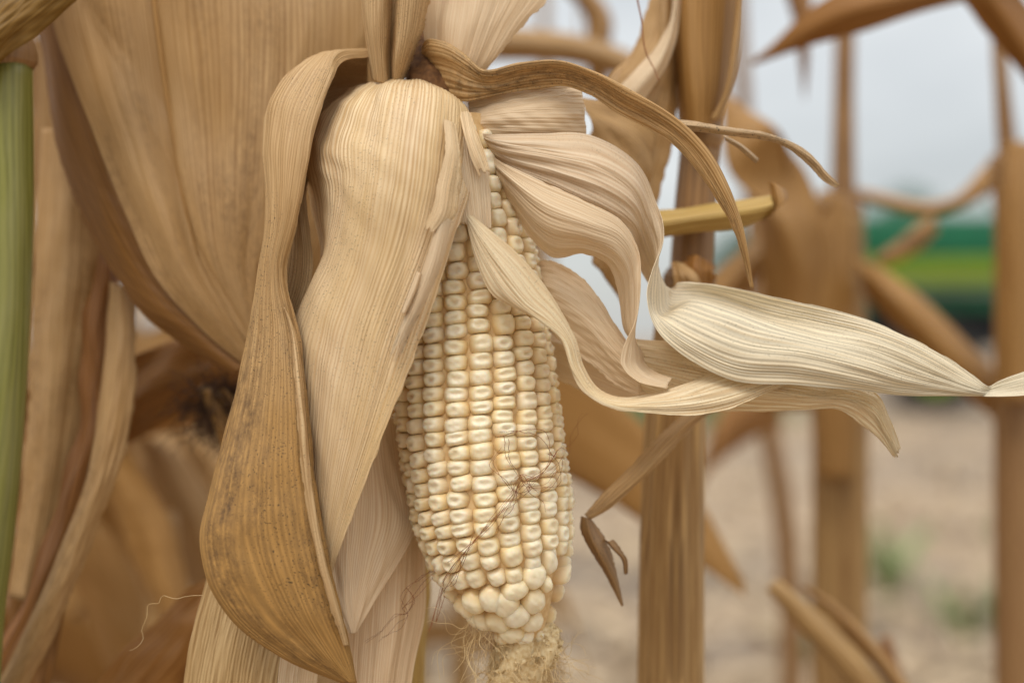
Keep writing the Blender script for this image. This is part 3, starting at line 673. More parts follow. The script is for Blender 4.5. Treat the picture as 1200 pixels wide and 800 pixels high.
# dark amber leaf behind, lower
sheet('leaf', [[(300, 372, 13.5), (300, 420, 13), (296, 462, 13.5)], [(240, 388, 13), (245, 430, 12.3), (246, 478, 12.8)], [(190, 402, 12.6), (195, 448, 11.8), (198, 492, 12.3)], [(150, 418, 12.2), (155, 470, 11.6), (160, 512, 12)], [(112, 450, 12), (120, 500, 11.6), (128, 538, 12)]],
      M['leaf_amber'], lp, 40, 60, wav=.0015, ribs=8, ramp=.0006, seed=43)
sheet('leaf', [[(330, 640, 13), (330, 670, 12.2), (330, 700, 13)], [(250, 672, 12), (258, 705, 11.2), (266, 740, 12)], [(190, 720, 11), (205, 755, 10.4), (220, 800, 11)], [(120, 790, 10.5), (140, 830, 10), (160, 870, 10.5)], [(60, 880, 10.5), (80, 910, 10), (100, 940, 10.5)]],
      M['leaf_amber'], lp, 40, 60, wav=.0012, ribs=8, ramp=.0005, seed=44)
sheet('leaf', [[(488, 660, 7), (496, 660, 6.6), (504, 660, 7)], [(482, 740, 7), (492, 740, 6.5), (502, 740, 7)], [(476, 820, 7), (487, 820, 6.6), (498, 820, 7)]], M['stalk_yellow'], lp, 16, 20, wav=.0005, seed=45)

# green stalk at the left edge with its dry leaves
gp = empty('corn_plant', PX(0, GZ(4), 4), 'yellow-green corn stalk at the left edge with dry brown leaves', 'corn plant')
r4 = pxs(4)
tube('stalk', [(-48, GZ(4), 4), (-44, 1100, 4), (-26, 720, 4), (-14, 620, 4), (0, 450, 4), (8, 250, 4), (8, 76, 4)], [31*r4, 31*r4, 30*r4, 30*r4, 30*r4, 30*r4, 29*r4], M['stalk_green'], gp, 48, 100, ribs=4, ramp=.035, seed=8)
tube('node', [(8, 80, 4), (8, 72, 4), (9, 62, 4), (9, 48, 4)], [29*r4, 33*r4, 32*r4, 28*r4], M['stalk_brown'], gp, 40, 14, ribs=6, ramp=.04, seed=9)
tube('stalk_upper', [(9, 56, 4), (11, -100, 4), (14, -900, 4.5)], [27*r4, 26*r4, 14*r4], M['stalk_tan'], gp, 40, 40, ribs=9, ramp=.05, seed=10)
sheet('leaf', [[(-90, 60, 3.2), (-75, 110, 2.6), (-60, 160, 3)], [(-30, 5, 2.6), (-14, 45, 1.8), (2, 72, 2.4)], [(20, -40, 2.2), (36, -5, 1.4), (48, 38, 2)], [(65, -80, 2), (80, -40, 1.4), (94, -4, 1.9)], [(120, -140, 2.2), (132, -100, 1.8), (142, -60, 2.2)]],
      M['leaf_olive'], gp, 40, 50, wav=.001, ribs=7, ramp=.0008, seed=51)
sheet('leaf', [[(48, 150, 9.5), (80, 150, 8.8), (118, 160, 9.6)], [(42, 260, 9.2), (80, 262, 8.4), (125, 268, 9.2)], [(38, 360, 9), (72, 362, 8.2), (118, 368, 9)], [(34, 460, 8.8), (64, 462, 8), (102, 468, 8.8)], [(26, 570, 8.6), (52, 574, 7.9), (84, 580, 8.6)], [(10, 700, 8.6), (30, 704, 8), (55, 710, 8.6)]],
      M['leaf_tan'], gp, 50, 80, wav=.0004, ribs=9, ramp=.0006, ragged=(.02, .05), folds=(4, 0.0008), seed=52)
sheet('leaf', [[(118, 250, 10), (130, 255, 9.4), (146, 262, 10)], [(106, 330, 9), (120, 335, 8.4), (136, 345, 9)], [(98, 410, 8.4), (112, 415, 7.8), (128, 425, 8.4)], [(92, 480, 8), (106, 486, 7.4), (120, 492, 8)], [(70, 570, 7.6), (86, 580, 7), (102, 590, 7.6)], [(30, 690, 7.4), (46, 700, 6.8), (62, 712, 7.4)], [(-20, 800, 7.2), (-4, 812, 6.8), (12, 826, 7.2)]],
      M['leaf_rust'], gp, 30, 90, wav=.0012, ribs=6, ramp=.0006, seed=53)
sheet('leaf', [[(128, 330, 8.5), (140, 335, 8), (158, 345, 8.5)], [(122, 420, 7.6), (138, 428, 7.1), (160, 440, 7.6)], [(112, 500, 7), (126, 508, 6.5), (150, 520, 7)], [(100, 560, 6.6), (112, 570, 6.1), (128, 584, 6.6)], [(72, 640, 6.4), (84, 652, 5.9), (98, 664, 6.4)], [(30, 735, 6.2), (42, 748, 5.8), (56, 762, 6.2)], [(-20, 830, 6), (-8, 842, 5.8), (6, 856, 6)]],
      M['leaf_tan'], gp, 40, 90, wav=.0003, ribs=8, ramp=.0005, ragged=(.0, .05), folds=(4, 0.0007), seed=54)
sheet('leaf', [[(10, 430, 10.5), (40, 435, 10), (72, 445, 10.5)], [(0, 560, 10), (40, 570, 9.4), (92, 580, 10)], [(-20, 680, 9.8), (20, 690, 9.2), (78, 700, 9.8)], [(-40, 830, 9.6), (0, 840, 9.2), (50, 850, 9.6)]],
      M['leaf_under'], gp, 40, 50, wav=.0015, ribs=8, ramp=.0006, seed=55)

def strands(name, paths, radius, mat, parent, sides=3, kind='stuff', label=None):
    V, F = [], []
    for P in paths:
        P = np.asarray(P, float); n = len(P); T = np.gradient(P, axis=0); T /= np.maximum(np.linalg.norm(T, axis=1, keepdims=True), 1e-9); b0 = len(V)
        for j in range(n):
            r_ = radius * (1 - .5 * j / n); a1 = np.cross(T[j], [0.3, 1, .2]); a1 /= max(np.linalg.norm(a1), 1e-6); a2 = np.cross(T[j], a1)
            for q in range(sides):
                a = 2 * math.pi * q / sides; V.append(P[j] + a1 * math.cos(a) * r_ + a2 * math.sin(a) * r_)
        for j in range(n - 1):
            for q in range(sides):
                F.append((b0 + j*sides + q, b0 + j*sides + (q+1) % sides, b0 + (j+1)*sides + (q+1) % sides, b0 + (j+1)*sides + q))
    o = mesh_obj(name, V, F, mat, parent)
    if kind: o['kind'] = kind
    return o
def curly(rng, start, step, n, direction, curl=.5, grav=0.0):
    p = np.array(start, float); d = np.array(direction, float); d /= np.linalg.norm(d); out_ = [p.copy()]; k = rng.normal(0, 1, 3)
    for _ in range(n):
        k = k * .8 + rng.normal(0, 1, 3) * .6
        d = d + k * curl * .35 + np.array([0, 0, -grav]); d /= np.linalg.norm(d); p = p + d * step; out_.append(p.copy())
    return out_

# withered second ear tip: dark silk tuft behind the left husk
tf = empty('withered_silk_tuft', PX(250, 470, 9.5), 'dark brown withered silk tuft hanging behind the left husk edge', 'silk tuft')
rg2 = np.random.default_rng(3); paths = []
for i in range(420):
    x0, y0 = 262 + rg2.normal(0, 14), 462 + rg2.normal(0, 10)
    paths.append(curly(rg2, PX(x0, y0, 9.5 + rg2.normal(0, .5)), .0011, 22, (-.25 + rg2.normal(0, .35), rg2.normal(0, .4), -1), .55, .05))
strands('silk', paths, .00022, M['silk_dark'], tf)
sheet('husk_tip', [[(300, 470, 9.2), (300, 490, 8.8), (296, 505, 9.2)], [(262, 456, 9.0), (258, 466, 8.6), (252, 474, 9.0)], [(236, 452, 9.2), (232, 458, 9), (232, 462, 9.2)]], M['leaf_dark'], tf, 16, 24, wav=.0008, ragged=(.1, .1), seed=61)
sheet('husk_tip', [[(236, 458, 8.8), (242, 456, 8.6), (247, 458, 8.8)], [(250, 490, 8.6), (256, 488, 8.4), (264, 486, 8.6)], [(264, 530, 8.6), (272, 528, 8.4), (280, 526, 8.6)]], M['leaf_straw'], tf, 12, 20, wav=.0005, seed=62)
sheet('husk_tip', [[(258, 456, 8.8), (262, 455, 8.6), (266, 456, 8.8)], [(270, 476, 8.7), (274, 474, 8.5), (278, 474, 8.7)], [(282, 496, 8.7), (285, 496, 8.5), (288, 496, 8.7)]], M['leaf_straw'], tf, 12, 20, wav=.0003, seed=63)

# right: blurred stalks and leaves
def rs_(d): return pxs(d)
q = empty('corn_plant', PX(985, GZ(50), 50), 'blurred upright corn stalk in front of the open sky, right of centre', 'corn plant')
s_ = rs_(50)
tube('stalk', [(972, GZ(50), 50), (984, 1000, 50), (984, 720, 50), (986, 480, 50), (988, 250, 50)], [24*s_, 30*s_, 30*s_, 30*s_, 22*s_], M['stalk_tan'], q, 24, 60, ribs=7, ramp=.08, seed=12)
tube('stalk_upper', [(988, 260, 50), (989, 120, 50), (991, 0, 50), (996, -400, 50)], [15*s_, 12*s_, 11*s_, 7*s_], M['stalk_brown'], q, 16, 40, ribs=5, ramp=.05, seed=13)
sheet('leaf_sheath', [[(955, 560, 48), (970, 560, 46.5), (1000, 560, 47.5)], [(948, 420, 48), (966, 420, 46), (1004, 420, 47.5)], [(946, 300, 48), (962, 300, 46), (1000, 300, 47.5)], [(958, 225, 48.5), (968, 222, 47), (992, 230, 48)]], M['leaf_straw'], q, 24, 40, wav=.0004, wu=.5, wv=.6, seed=71)
sheet('leaf', [[(942, 120, 40), (948, 60, 38), (952, -20, 40)], [(930, 30, 40), (936, 10, 38), (942, -30, 40)], [(915, -20, 40), (925, -30, 39), (940, -60, 40)]], M['leaf_amber'], q, 16, 24, wav=.0004, wu=.5, wv=.6, seed=72)
sheet('leaf', [[(905, 205, 38), (925, 240, 36), (940, 260, 38)], [(860, 118, 36), (905, 150, 33), (935, 190, 36)], [(845, 108, 36), (860, 200, 33), (950, 215, 36)], [(862, 170, 36), (905, 250, 33), (962, 260, 36)], [(885, 230, 37), (925, 300, 34), (966, 300, 37)], [(895, 330, 38), (925, 360, 36), (960, 360, 38)], [(890, 480, 40), (925, 480, 38), (955, 480, 40)]],
      M['leaf_straw'], q, 40, 60, wav=.0004, wu=.5, wv=.6, seed=73)
sheet('leaf', [[(980, 225, 46), (975, 235, 45), (970, 250, 46)], [(940, 240, 42), (938, 254, 40.5), (936, 270, 42)], [(905, 268, 40), (908, 285, 38.5), (912, 300, 40)], [(860, 300, 39), (868, 322, 37.5), (876, 345, 39)], [(815, 345, 39), (825, 370, 37.5), (835, 395, 39)], [(770, 420, 40), (780, 440, 39), (790, 460, 40)]], M['leaf_straw'], q, 30, 60, wav=.0004, wu=.5, wv=.6, seed=74)
sheet('leaf', [[(1000, 300, 48), (1008, 318, 47), (1012, 345, 48)], [(1040, 318, 46), (1044, 345, 44.5), (1045, 378, 46)], [(1085, 352, 45), (1082, 380, 43.5), (1076, 405, 45)], [(1135, 402, 44), (1128, 428, 42.5), (1118, 450, 44)], [(1180, 450, 44), (1172, 470, 43), (1162, 488, 44)], [(1215, 505, 45), (1210, 520, 44), (1204, 530, 45)]], M['leaf_straw'], q, 30, 50, wav=.0004, wu=.5, wv=.6, seed=75)
sheet('leaf', [[(1000, 235, 52), (1000, 228, 51), (1002, 220, 52)], [(1030, 240, 50), (1032, 234, 48.5), (1034, 226, 50)], [(1080, 252, 49), (1080, 245, 47.5), (1080, 236, 49)], [(1125, 244, 49), (1122, 236, 47.5), (1118, 230, 49)], [(1165, 220, 50), (1158, 210, 49), (1152, 196, 50)], [(1192, 180, 52), (1186, 172, 51), (1180, 165, 52)]], M['leaf_straw'], q, 20, 50, wav=.0004, wu=.5, wv=.6, seed=76)
sheet('leaf', [[(1098, 248, 52), (1096, 258, 51), (1100, 270, 52)], [(1075, 262, 51), (1076, 278, 50), (1080, 290, 51)], [(1045, 285, 50), (1050, 296, 49), (1055, 305, 50)], [(1025, 300, 50), (1028, 306, 49.5), (1034, 312, 50)]], M['leaf_straw'], q, 16, 24, wav=.0004, wu=.5, wv=.6, seed=77)

for (nx, ny, nr) in ((987, 470, 33), (988, 246, 25)): tube('node', [(nx, ny + 12, 50), (nx, ny, 50), (nx, ny - 12, 50)], [nr*.85*s_, nr*s_, nr*.75*s_], M['stalk_brown'], q, 20, 8)
q2 = empty('corn_plant', PX(1195, GZ(42), 42), 'blurred thick brown corn stalk along the right edge', 'corn plant')
s_ = rs_(42)
tube('stalk', [(1196, GZ(42), 42), (1196, 1000, 42), (1194, 700, 42), (1192, 480, 42), (1190, 260, 42), (1180, 180, 42)], [26*s_, 24*s_, 25*s_, 24*s_, 22*s_, 18*s_], M['stalk_brown'], q2, 24, 60, ribs=7, ramp=.08, seed=14)
tube('stalk_upper', [(1182, 200, 42), (1174, 100, 42), (1170, 40, 42), (1160, -400, 42)], [12*s_, 9*s_, 8*s_, 5*s_], M['stalk_brown'], q2, 16, 40, ribs=5, ramp=.05, seed=15)
sheet('leaf_sheath', [[(1168, 470, 40), (1190, 470, 38.5), (1220, 470, 40)], [(1166, 330, 40), (1190, 330, 38.3), (1222, 330, 40)], [(1170, 230, 40), (1190, 225, 38.5), (1220, 225, 40)], [(1178, 168, 40.5), (1192, 165, 39.5), (1212, 170, 40.5)]], M['leaf_straw'], q2, 20, 40, wav=.0004, wu=.5, wv=.6, seed=81)
sheet('leaf', [[(1260, 90, 30), (1256, 120, 29), (1250, 160, 30)], [(1215, 20, 28), (1205, 60, 26.5), (1196, 84, 28)], [(1165, -40, 27), (1155, -10, 25.5), (1150, 30, 27)], [(1110, -60, 26), (1115, -30, 25), (1126, -2, 26)], [(1060, -80, 26), (1070, -60, 25.5), (1085, -35, 26)]], M['leaf_amber'], q2, 24, 50, wav=.0004, wu=.5, wv=.6, ribs=5, ramp=.001, seed=82)
sheet('leaf', [[(1240, -90, 29), (1242, -60, 28), (1240, -30, 29)], [(1150, -60, 26), (1150, -25, 24.8), (1140, 0, 26)], [(1060, -40, 25), (1062, 0, 23.8), (1070, 18, 25)], [(1000, -18, 25), (1002, 12, 24), (1010, 38, 25)], [(945, 14, 26), (950, 34, 25.3), (958, 52, 26)], [(905, 52, 27), (908, 60, 26.6), (912, 67, 27)], [(880, 72, 27.6), (881, 74, 27.5), (882, 77, 27.6)]],
      M['leaf_amber'], q2, 30, 70, wav=.0004, wu=.5, wv=.6, ribs=5, ramp=.0008, seed=83)

q3 = empty('corn_plant', PX(905, GZ(95), 95), 'thin blurred brown stalk low between the ear stalk and the upright stalk', 'corn plant')
s_ = rs_(95)
tube('stalk', [(930, GZ(95), 95), (922, 640, 95), (908, 540, 95), (896, 470, 95), (886, 330, 95), (868, 60, 95), (860, -200, 95)], [13*s_, 13*s_, 12*s_, 11*s_, 10*s_, 8*s_, 5*s_], M['stalk_brown'], q3, 16, 50, ribs=5, ramp=.06, seed=16)
sheet('leaf', [[(900, 440, 90), (912, 470, 88), (918, 500, 90)], [(868, 452, 85), (872, 490, 83), (872, 520, 85)], [(840, 490, 82), (838, 530, 80), (826, 560, 82)], [(815, 570, 82), (812, 590, 81), (806, 610, 82)]], M['leaf_amber'], q3, 20, 30, wav=.0004, wu=.5, wv=.6, seed=91)

# snapped stalks, lower right
q4 = empty('corn_plant', PX(1010, GZ(24), 24), 'snapped leaning dry stalk stub at the lower right', 'broken stalk')
s_ = rs_(24)
tube('stalk', [(1190, GZ(24), 24), (1120, 1150, 24), (1050, 860, 24), (1010, 795, 24), (955, 735, 24), (905, 684, 24)], [18*s_, 18*s_, 18*s_, 17*s_, 14*s_, 9*s_], M['stalk_tan'], q4, 24, 60, ribs=7, ramp=.08, seed=17)
sheet('leaf_sheath', [[(1060, 830, 24.5), (1066, 820, 23.4), (1072, 812, 24.4)], [(1015, 770, 25), (1022, 760, 24), (1030, 756, 25)], [(975, 722, 25.5), (980, 715, 24.6), (986, 712, 25.4)], [(938, 690, 26), (942, 686, 25.4), (948, 686, 26)]], M['leaf_straw'], q4, 14, 30, wav=.0004, wu=.5, wv=.6, seed=92)
q5 = empty('corn_plant', PX(1050, GZ(34), 34), 'short thin orange-brown broken stalk tip at the bottom right', 'broken stalk')
s_ = rs_(34)
tube('stalk', [(1120, GZ(34), 34), (1075, 900, 34), (1055, 810, 34), (1036, 746, 34)], [9*s_, 9*s_, 8*s_, 6*s_], M['leaf_rust'], q5, 14, 40, ribs=5, ramp=.06, seed=18)

# ------------------------------------------------------------------ THE EAR
ear = empty('corn_ear', PX(505, 95, 1.2), 'ripe white corn ear with pale husks peeled back, hanging in the centre', 'corn ear')
AX = np.array([(150, 523, 66, 1.5), (200, 530, 76, 1.4), (300, 540, 91, 1.25), (400, 551, 97, 1.1), (500, 561.5, 99.5, 1.0), (600, 577, 97, .85),
               (650, 588, 88, .75), (690, 600, 72, .65), (720, 609, 53, .6), (745, 616, 30, .55), (762, 621, 9, .5)], float)
def ax(y):
    """axis point, outer radius (m) and frame of the ear at reference row y"""
    f = lambda yy, c: np.interp(yy, AX[:, 0], AX[:, c])
    def sm_(yy, c): return (f(yy - 12, c) + 2 * f(yy, c) + f(yy + 12, c)) / 4 if c == 1 else f(yy, c)
    p = np.array(PX(sm_(y, 1), y, f(y, 3))); p2 = np.array(PX(sm_(y + 6, 1), y + 6, f(y + 6, 3))); p1 = np.array(PX(sm_(y - 6, 1), y - 6, f(y - 6, 3)))
    T = p2 - p1; T /= np.linalg.norm(T)
    e1 = np.array([1., 0, 0]); e1 -= T * e1.dot(T); e1 /= np.linalg.norm(e1); e2 = np.cross(T, e1)
    if e2[1] > 0: e2 = -e2
    return p, f(y, 2) * pxs(f(y, 3)), T, e1, e2
def surf(y, phi, k=1.0):
    p, r_, T, e1, e2 = ax(y)
    return p + r_ * k * (math.sin(phi) * e1 + math.cos(phi) * e2)
def frame(y, phi):
    S = surf(y, phi); dy = surf(y + 2, phi) - surf(y - 2, phi); dp = surf(y, phi + .03) - surf(y, phi - .03)
    n = np.cross(dp, dy); n /= np.linalg.norm(n)
    p = ax(y)[0]
    if n.dot(S - p) < 0: n = -n
    yv = -dy / np.linalg.norm(dy); xv = np.cross(yv, n); xv /= np.linalg.norm(xv)
    return S, xv, yv, n

# cob core
V, F = [], []
ys = np.linspace(140, 758, 40)
for j, y in enumerate(ys):
    for i in range(40): V.append(surf(y, 2 * math.pi * i / 40,   .89 if y < 660 else .89 - .17 * min(1, (y - 660) / 40)))
for j in range(39):
    for i in range(40): F.append((j*40 + i, j*40 + (i+1) % 40, (j+1)*40 + (i+1) % 40, (j+1)*40 + i))
mesh_obj('cob', V, F, M['cob'], ear)

def kernel_mesh(name, n_sup, dent, dw, dh, rise, seed, ns=28, skew=0.0, round_=False):
    rg = np.random.default_rng(seed)
    V, F, A = [], [], []
    al = [0, 12, 23, 33, 42, 50, 58, 66, 74, 82, 90]
    rings = [(math.sin(R(a)) ** .82, -(1 - math.cos(R(a)) ** .85) * rise) for a in al] + [(1.025, -rise - .16), (1.03, -rise - .36), (.95, -1.3)]
    ox, oy = rg.normal(0, .05), rg.normal(0, .045)
    b1, b2 = rg.uniform(-.12, .12), rg.uniform(-.10, .10)
    V.append((0, 0, 0)); pr = []
    for (rho, z) in rings[1:]:
        for i in range(ns):
            a = 2 * math.pi * i / ns; c, s = math.cos(a), math.sin(a)
            ne = n_sup + (3.2 * max(0.0, -z - rise * .55) / .4 if not round_ else 0)
            k = (abs(c) ** ne + abs(s) ** ne) ** (-1 / ne)
            # crown rings go from round to the squared outline
            kk = 1 + (k - 1) * min(1, rho ** 1.5)
            x, y = .5 * rho * kk * c * (1 + b1 * s), .5 * rho * kk * s * (1 + b2 * c)
            V.append((x + skew * y, y, z))
    V = np.array(V)
    def dz(x, y):
        g = np.exp(-(((x - ox) / dw) ** 2 + ((y - oy) / dh) ** 2) ** 1.0)
        rim = np.exp(-((np.sqrt(((x - ox) / (dw * 1.45)) ** 2 + ((y - oy) / (dh * 1.7)) ** 2) - 1) / .35) ** 2)
        return -dent * g + dent * .22 * rim
    cap = V[:, 2] > -rise - .1
    if not round_: V[:, 2] -= .46 * np.abs(V[:, 0] / .5) ** 3.0 * np.clip(1.3 + V[:, 2], 0, 1) + .03 * np.abs(V[:, 1] / .5) ** 4
    V[cap, 2] += dz(V[cap, 0], V[cap, 1])
    V[:, 2] += .02 * np.sin(V[:, 0] * 9 + seed) * np.sin(V[:, 1] * 8 + seed * 2) + .010 * np.sin(V[:, 0] * 21 + V[:, 1] * 13 + seed * 3)
    nr = len(rings) - 1
    for i in range(ns): F.append((0, 1 + i, 1 + (i+1) % ns))
    for j in range(nr - 1):
        for i in range(ns): F.append((1 + j*ns + i, 1 + (j+1)*ns + i, 1 + (j+1)*ns + (i+1) % ns, 1 + j*ns + (i+1) % ns))
    crown = np.clip(1.0 + V[:, 2] * 1.05, 0, 1)
    me = bpy.data.meshes.new(name); me.from_pydata(V.tolist(), [], F)
    me.polygons.foreach_set('use_smooth', [True] * len(me.polygons))
    at = me.attributes.new('crown', 'FLOAT', 'POINT'); at.data.foreach_set('value', crown.astype(np.float32))
    me.materials.append(M['kernel']); me.update()
    return me, V, F, crown
KV = [kernel_mesh('kernel', n, d, w_, h_, r_, i, skew=sk) for i, (n, d, w_, h_, r_, sk) in enumerate([
    (2.6, .14, .22, .19, .36, .0), (2.8, .17, .25, .16, .34, .03), (2.5, .12, .20, .20, .38, -.04), (2.7, .09, .24, .20, .36, .06),
    (2.4, .18, .17, .16, .38, -.06), (2.6, .04, .18, .18, .42, .02), (2.9, .15, .27, .17, .33, .04), (2.4, .02, .15, .15, .48, -.03),
    (2.5, .13, .15, .20, .38, -.08), (2.7, .06, .28, .14, .36, .08), (2.6, .11, .22, .13, .36, .0), (2.3, .16, .20, .20, .40, .05)])]
KT = [kernel_mesh('kernel', n, d, .2, .2, r_, 20 + i, round_=True) for i, (n, d, r_) in enumerate([(2.3, .0, .58), (2.5, .02, .55), (2.2, .03, .6)])]

rk = random.Random(4)
cells = []          # (y, phi, width m, height m, depth m, variant)
tip_px = [(550, 691, 25, 28), (573, 693, 25, 30), (591, 702, 27, 32), (605, 690, 29, 24), (630, 709, 25, 30), (607, 720, 27, 29), (580, 724, 28, 30), (559, 717, 25, 28),
          (542, 712, 22, 25), (530, 697, 27, 28), (628, 734, 25, 23), (598, 740, 27, 22), (615, 749, 20, 17), (575, 741, 20, 18), (631, 682, 27, 27), (650, 671, 19, 30), (645, 694, 15, 20), (636, 752, 14, 14)]
nrow = 20
for k in range(nrow):
    base_phi = R(1.4 + 18 * k)
    y = 152 + rk.uniform(0, 16)
    while True:
        h_ = rk.choice([15.2, 16.2, 16.6, 17.2, 17.8, 18.6]) * (1.25 if rk.random() < .035 else 1)
        if y < 330: h_ *= 1.18 + .12 * (330 - y) / 150
        if y > 600: h_ *= 1.0 + (y - 600) / 300
        if y < 200: h_ *= 1.05
        tw = R(-.07 * (y + h_ / 2 - 508))
        ph = (base_phi + tw + math.pi) % (2 * math.pi) - math.pi
        lim = 674 + rk.uniform(-3, 4) if abs(ph) < 1.25 else 690
        if y + h_ > lim + 9: break
        wid = ax(y)[1] * R(18)
        cells.append((y + h_ / 2, ph + R(rk.gauss(0, .9)), wid * rk.uniform(.98, 1.05), h_ * pxs(1) * 1.05, .0062, rk.choice([0, 1, 2, 3, 4, 5, 6, 8, 9, 10, 11]) if y < 640 else rk.choice([3, 5, 7, 7]), rk.gauss(0, .05)))
        y += h_
for (tx, ty, tw_, th_) in tip_px:
    # find the angle that puts the kernel under that point
    p, r_, T, e1, e2 = ax(ty); axx = 600 + (p[0] / (p[1] * W0 / D0 / 1200)); rp = r_ / pxs(.6)
    q_ = max(-.95, min(.95, (tx - axx) / max(rp, 8)))
    cells.append((ty, math.asin(q_), tw_ * pxs(0) * 1.24, th_ * pxs(0) * 1.18, .0080, 'T', rk.uniform(-.5, .5)))
cells.append((690, R(76), 17 * pxs(1), 32 * pxs(1), .008, 'T', -.25))
cells.append((668, R(80), 18 * pxs(1), 22 * pxs(1), .007, 'T', .1))
for k in range(16):                                             # far side of the tip
    cells.append((rk.uniform(692, 742), math.pi + rk.uniform(-1.35, 1.35), 26 * pxs(1), 26 * pxs(1), .007, 'T', rk.uniform(-.5, .5)))

def hidden_by_husk(p):
    x = p[0] / (p[1] * W0 / D0 / 1200) + 600; y = 400 - (p[2] - H) / (p[1] * W0 / D0 / 1200)
    xr = np.interp(y, [100, 230, 290, 400, 520, 600], [560, 550, 528, 492, 448, 415])
    return x < xr - 22
score = []
for i, c in enumerate(cells):
    S, xv, yv, n = frame(c[0], c[1]); view = np.array((0, 0, H)) - S; view /= np.linalg.norm(view)
    f = n.dot(view); score.append((-(f + (0 if not hidden_by_husk(S) else -5)), i))
score.sort(); chosen = set(i for _, i in score[:300])
BV, BF, BC = [], [], []
for i, c in enumerate(cells):
    y, ph, wd, ht, dp, var, rot = c
    S, xv, yv, n = frame(y, ph)
    me, KVv, KF, crown = (KT[i % 3] if var == 'T' else KV[var])
    cr_, sr_ = math.cos(rot), math.sin(rot)
    x2, y2 = xv * cr_ + yv * sr_, yv * cr_ - xv * sr_
    n2 = n + x2 * rk.gauss(0, .035) + y2 * rk.gauss(0, .035); n2 /= np.linalg.norm(n2)
    x2 = x2 - n2 * x2.dot(n2); x2 /= np.linalg.norm(x2); y2 = np.cross(n2, x2)
    pos = S + n * rk.gauss(0, .00016) + n * (.0004 if var == 'T' else 0)
    m4 = Matrix(((x2[0]*wd, y2[0]*ht, n2[0]*dp, pos[0]), (x2[1]*wd, y2[1]*ht, n2[1]*dp, pos[1]), (x2[2]*wd, y2[2]*ht, n2[2]*dp, pos[2]), (0, 0, 0, 1)))
    if i in chosen:
        o = bpy.data.objects.new('kernel', me); C.objects.link(o); o.parent = ear
        o.matrix_parent_inverse = Matrix.Translation(ear.location).inverted(); o.matrix_basis = m4
    else:
        b0 = len(BV); A = np.array(m4)[:3, :3]; BV += (KVv @ A.T + pos).tolist(); BC += crown.tolist()
        BF += [tuple(b0 + q for q in f) for f in KF]
back = mesh_obj('kernel_rows', BV, BF, M['kernel'], ear); back['kind'] = 'stuff'
at = back.data.attributes.new('crown', 'FLOAT', 'POINT'); at.data.foreach_set('value', np.array(BC, np.float32))

# chaffy tip below the kernels and its pale silk
rg3 = np.random.default_rng(12)
V, F = [], []
tipax = [(620, 715, .9, 6), (621, 728, .9, 24), (622, 738, .9, 31), (620, 752, .9, 36), (614, 772, .9, 36), (606, 795, 1.0, 33), (600, 820, 1.1, 26), (597, 840, 1.1, 12)]
for j, (tx, ty, td, tr) in enumerate(tipax):
    for i in range(28):
        a = 2 * math.pi * i / 28; k = 1 + .12 * math.sin(a * 5 + j) + rg3.normal(0, .04)
        p = np.array(PX(tx, ty, td)); V.append(p + tr * pxs(1) * k * np.array((math.sin(a), -math.cos(a) * .85, 0)))
for j in range(len(tipax) - 1):
    for i in range(28): F.append((j*28 + i, j*28 + (i+1) % 28, (j+1)*28 + (i+1) % 28, (j+1)*28 + i))
mesh_obj('cob_tip', V, F, M['chaff'], ear)
V, F = [], []                                                  # papery chaff scales on it
for i in range(900):
    j = rg3.uniform(0, len(tipax) - 1.01); j0 = int(j); f = j - j0; A = [tipax[j0][q] * (1 - f) + tipax[j0+1][q] * f for q in range(4)]
    a = rg3.uniform(0, 6.28); p = np.array(PX(*A[:3])) + A[3] * pxs(1) * rg3.uniform(.98, 1.1) * np.array((math.sin(a), -math.cos(a) * .85, 0))
    e1 = rg3.normal(0, 1, 3); e1 /= np.linalg.norm(e1); e2 = np.cross(e1, rg3.normal(0, 1, 3)); e2 /= np.linalg.norm(e2); z = rg3.uniform(.0005, .0014); b0 = len(V)
    V += [p - e1*z, p + e2*z*.7, p + e1*z + np.cross(e1, e2) * z * .5, p - e2*z*.7]; F.append((b0, b0+1, b0+2, b0+3))
ch = mesh_obj('chaff', V, F, M['chaff'], ear); ch['kind'] = 'stuff'
paths = []
for i in range(190):                                           # strands wound over the tip
    a = rg3.uniform(0, 6.28); ty = rg3.uniform(740, 800); A = [np.interp(ty, [t[1] for t in tipax], [t[q] for t in tipax]) for q in range(4)]
    p = np.array(PX(A[0], ty, A[2])) + A[3] * pxs(1) * 1.06 * np.array((math.sin(a), -math.cos(a) * .85, 0))
    paths.append(curly(rg3, p, .0009, 22, (math.cos(a) * .8, math.sin(a) * .8, -.9 + rg3.normal(0, .3)), .6, .12))
for i in range(48):                                           # loose strands hanging left
    x0 = rg3.uniform(548, 585); p = PX(x0, rg3.uniform(722, 742), rg3.uniform(-.6, 1.0))
    paths.append(curly(rg3, p, .0011, 22, (-.25 + rg3.normal(0, .16), rg3.normal(0, .15), -1), .5, .10))
for i in range(14):
    p = PX(rg3.uniform(610, 645), rg3.uniform(735, 790), rg3.uniform(-.2, 1.0))
    paths.append(curly(rg3, p, .0010, 24, (.05 + rg3.normal(0, .2), rg3.normal(0, .2), -1), .6, .12))
strands('silk', paths, .00011, M['silk_pale'], ear)
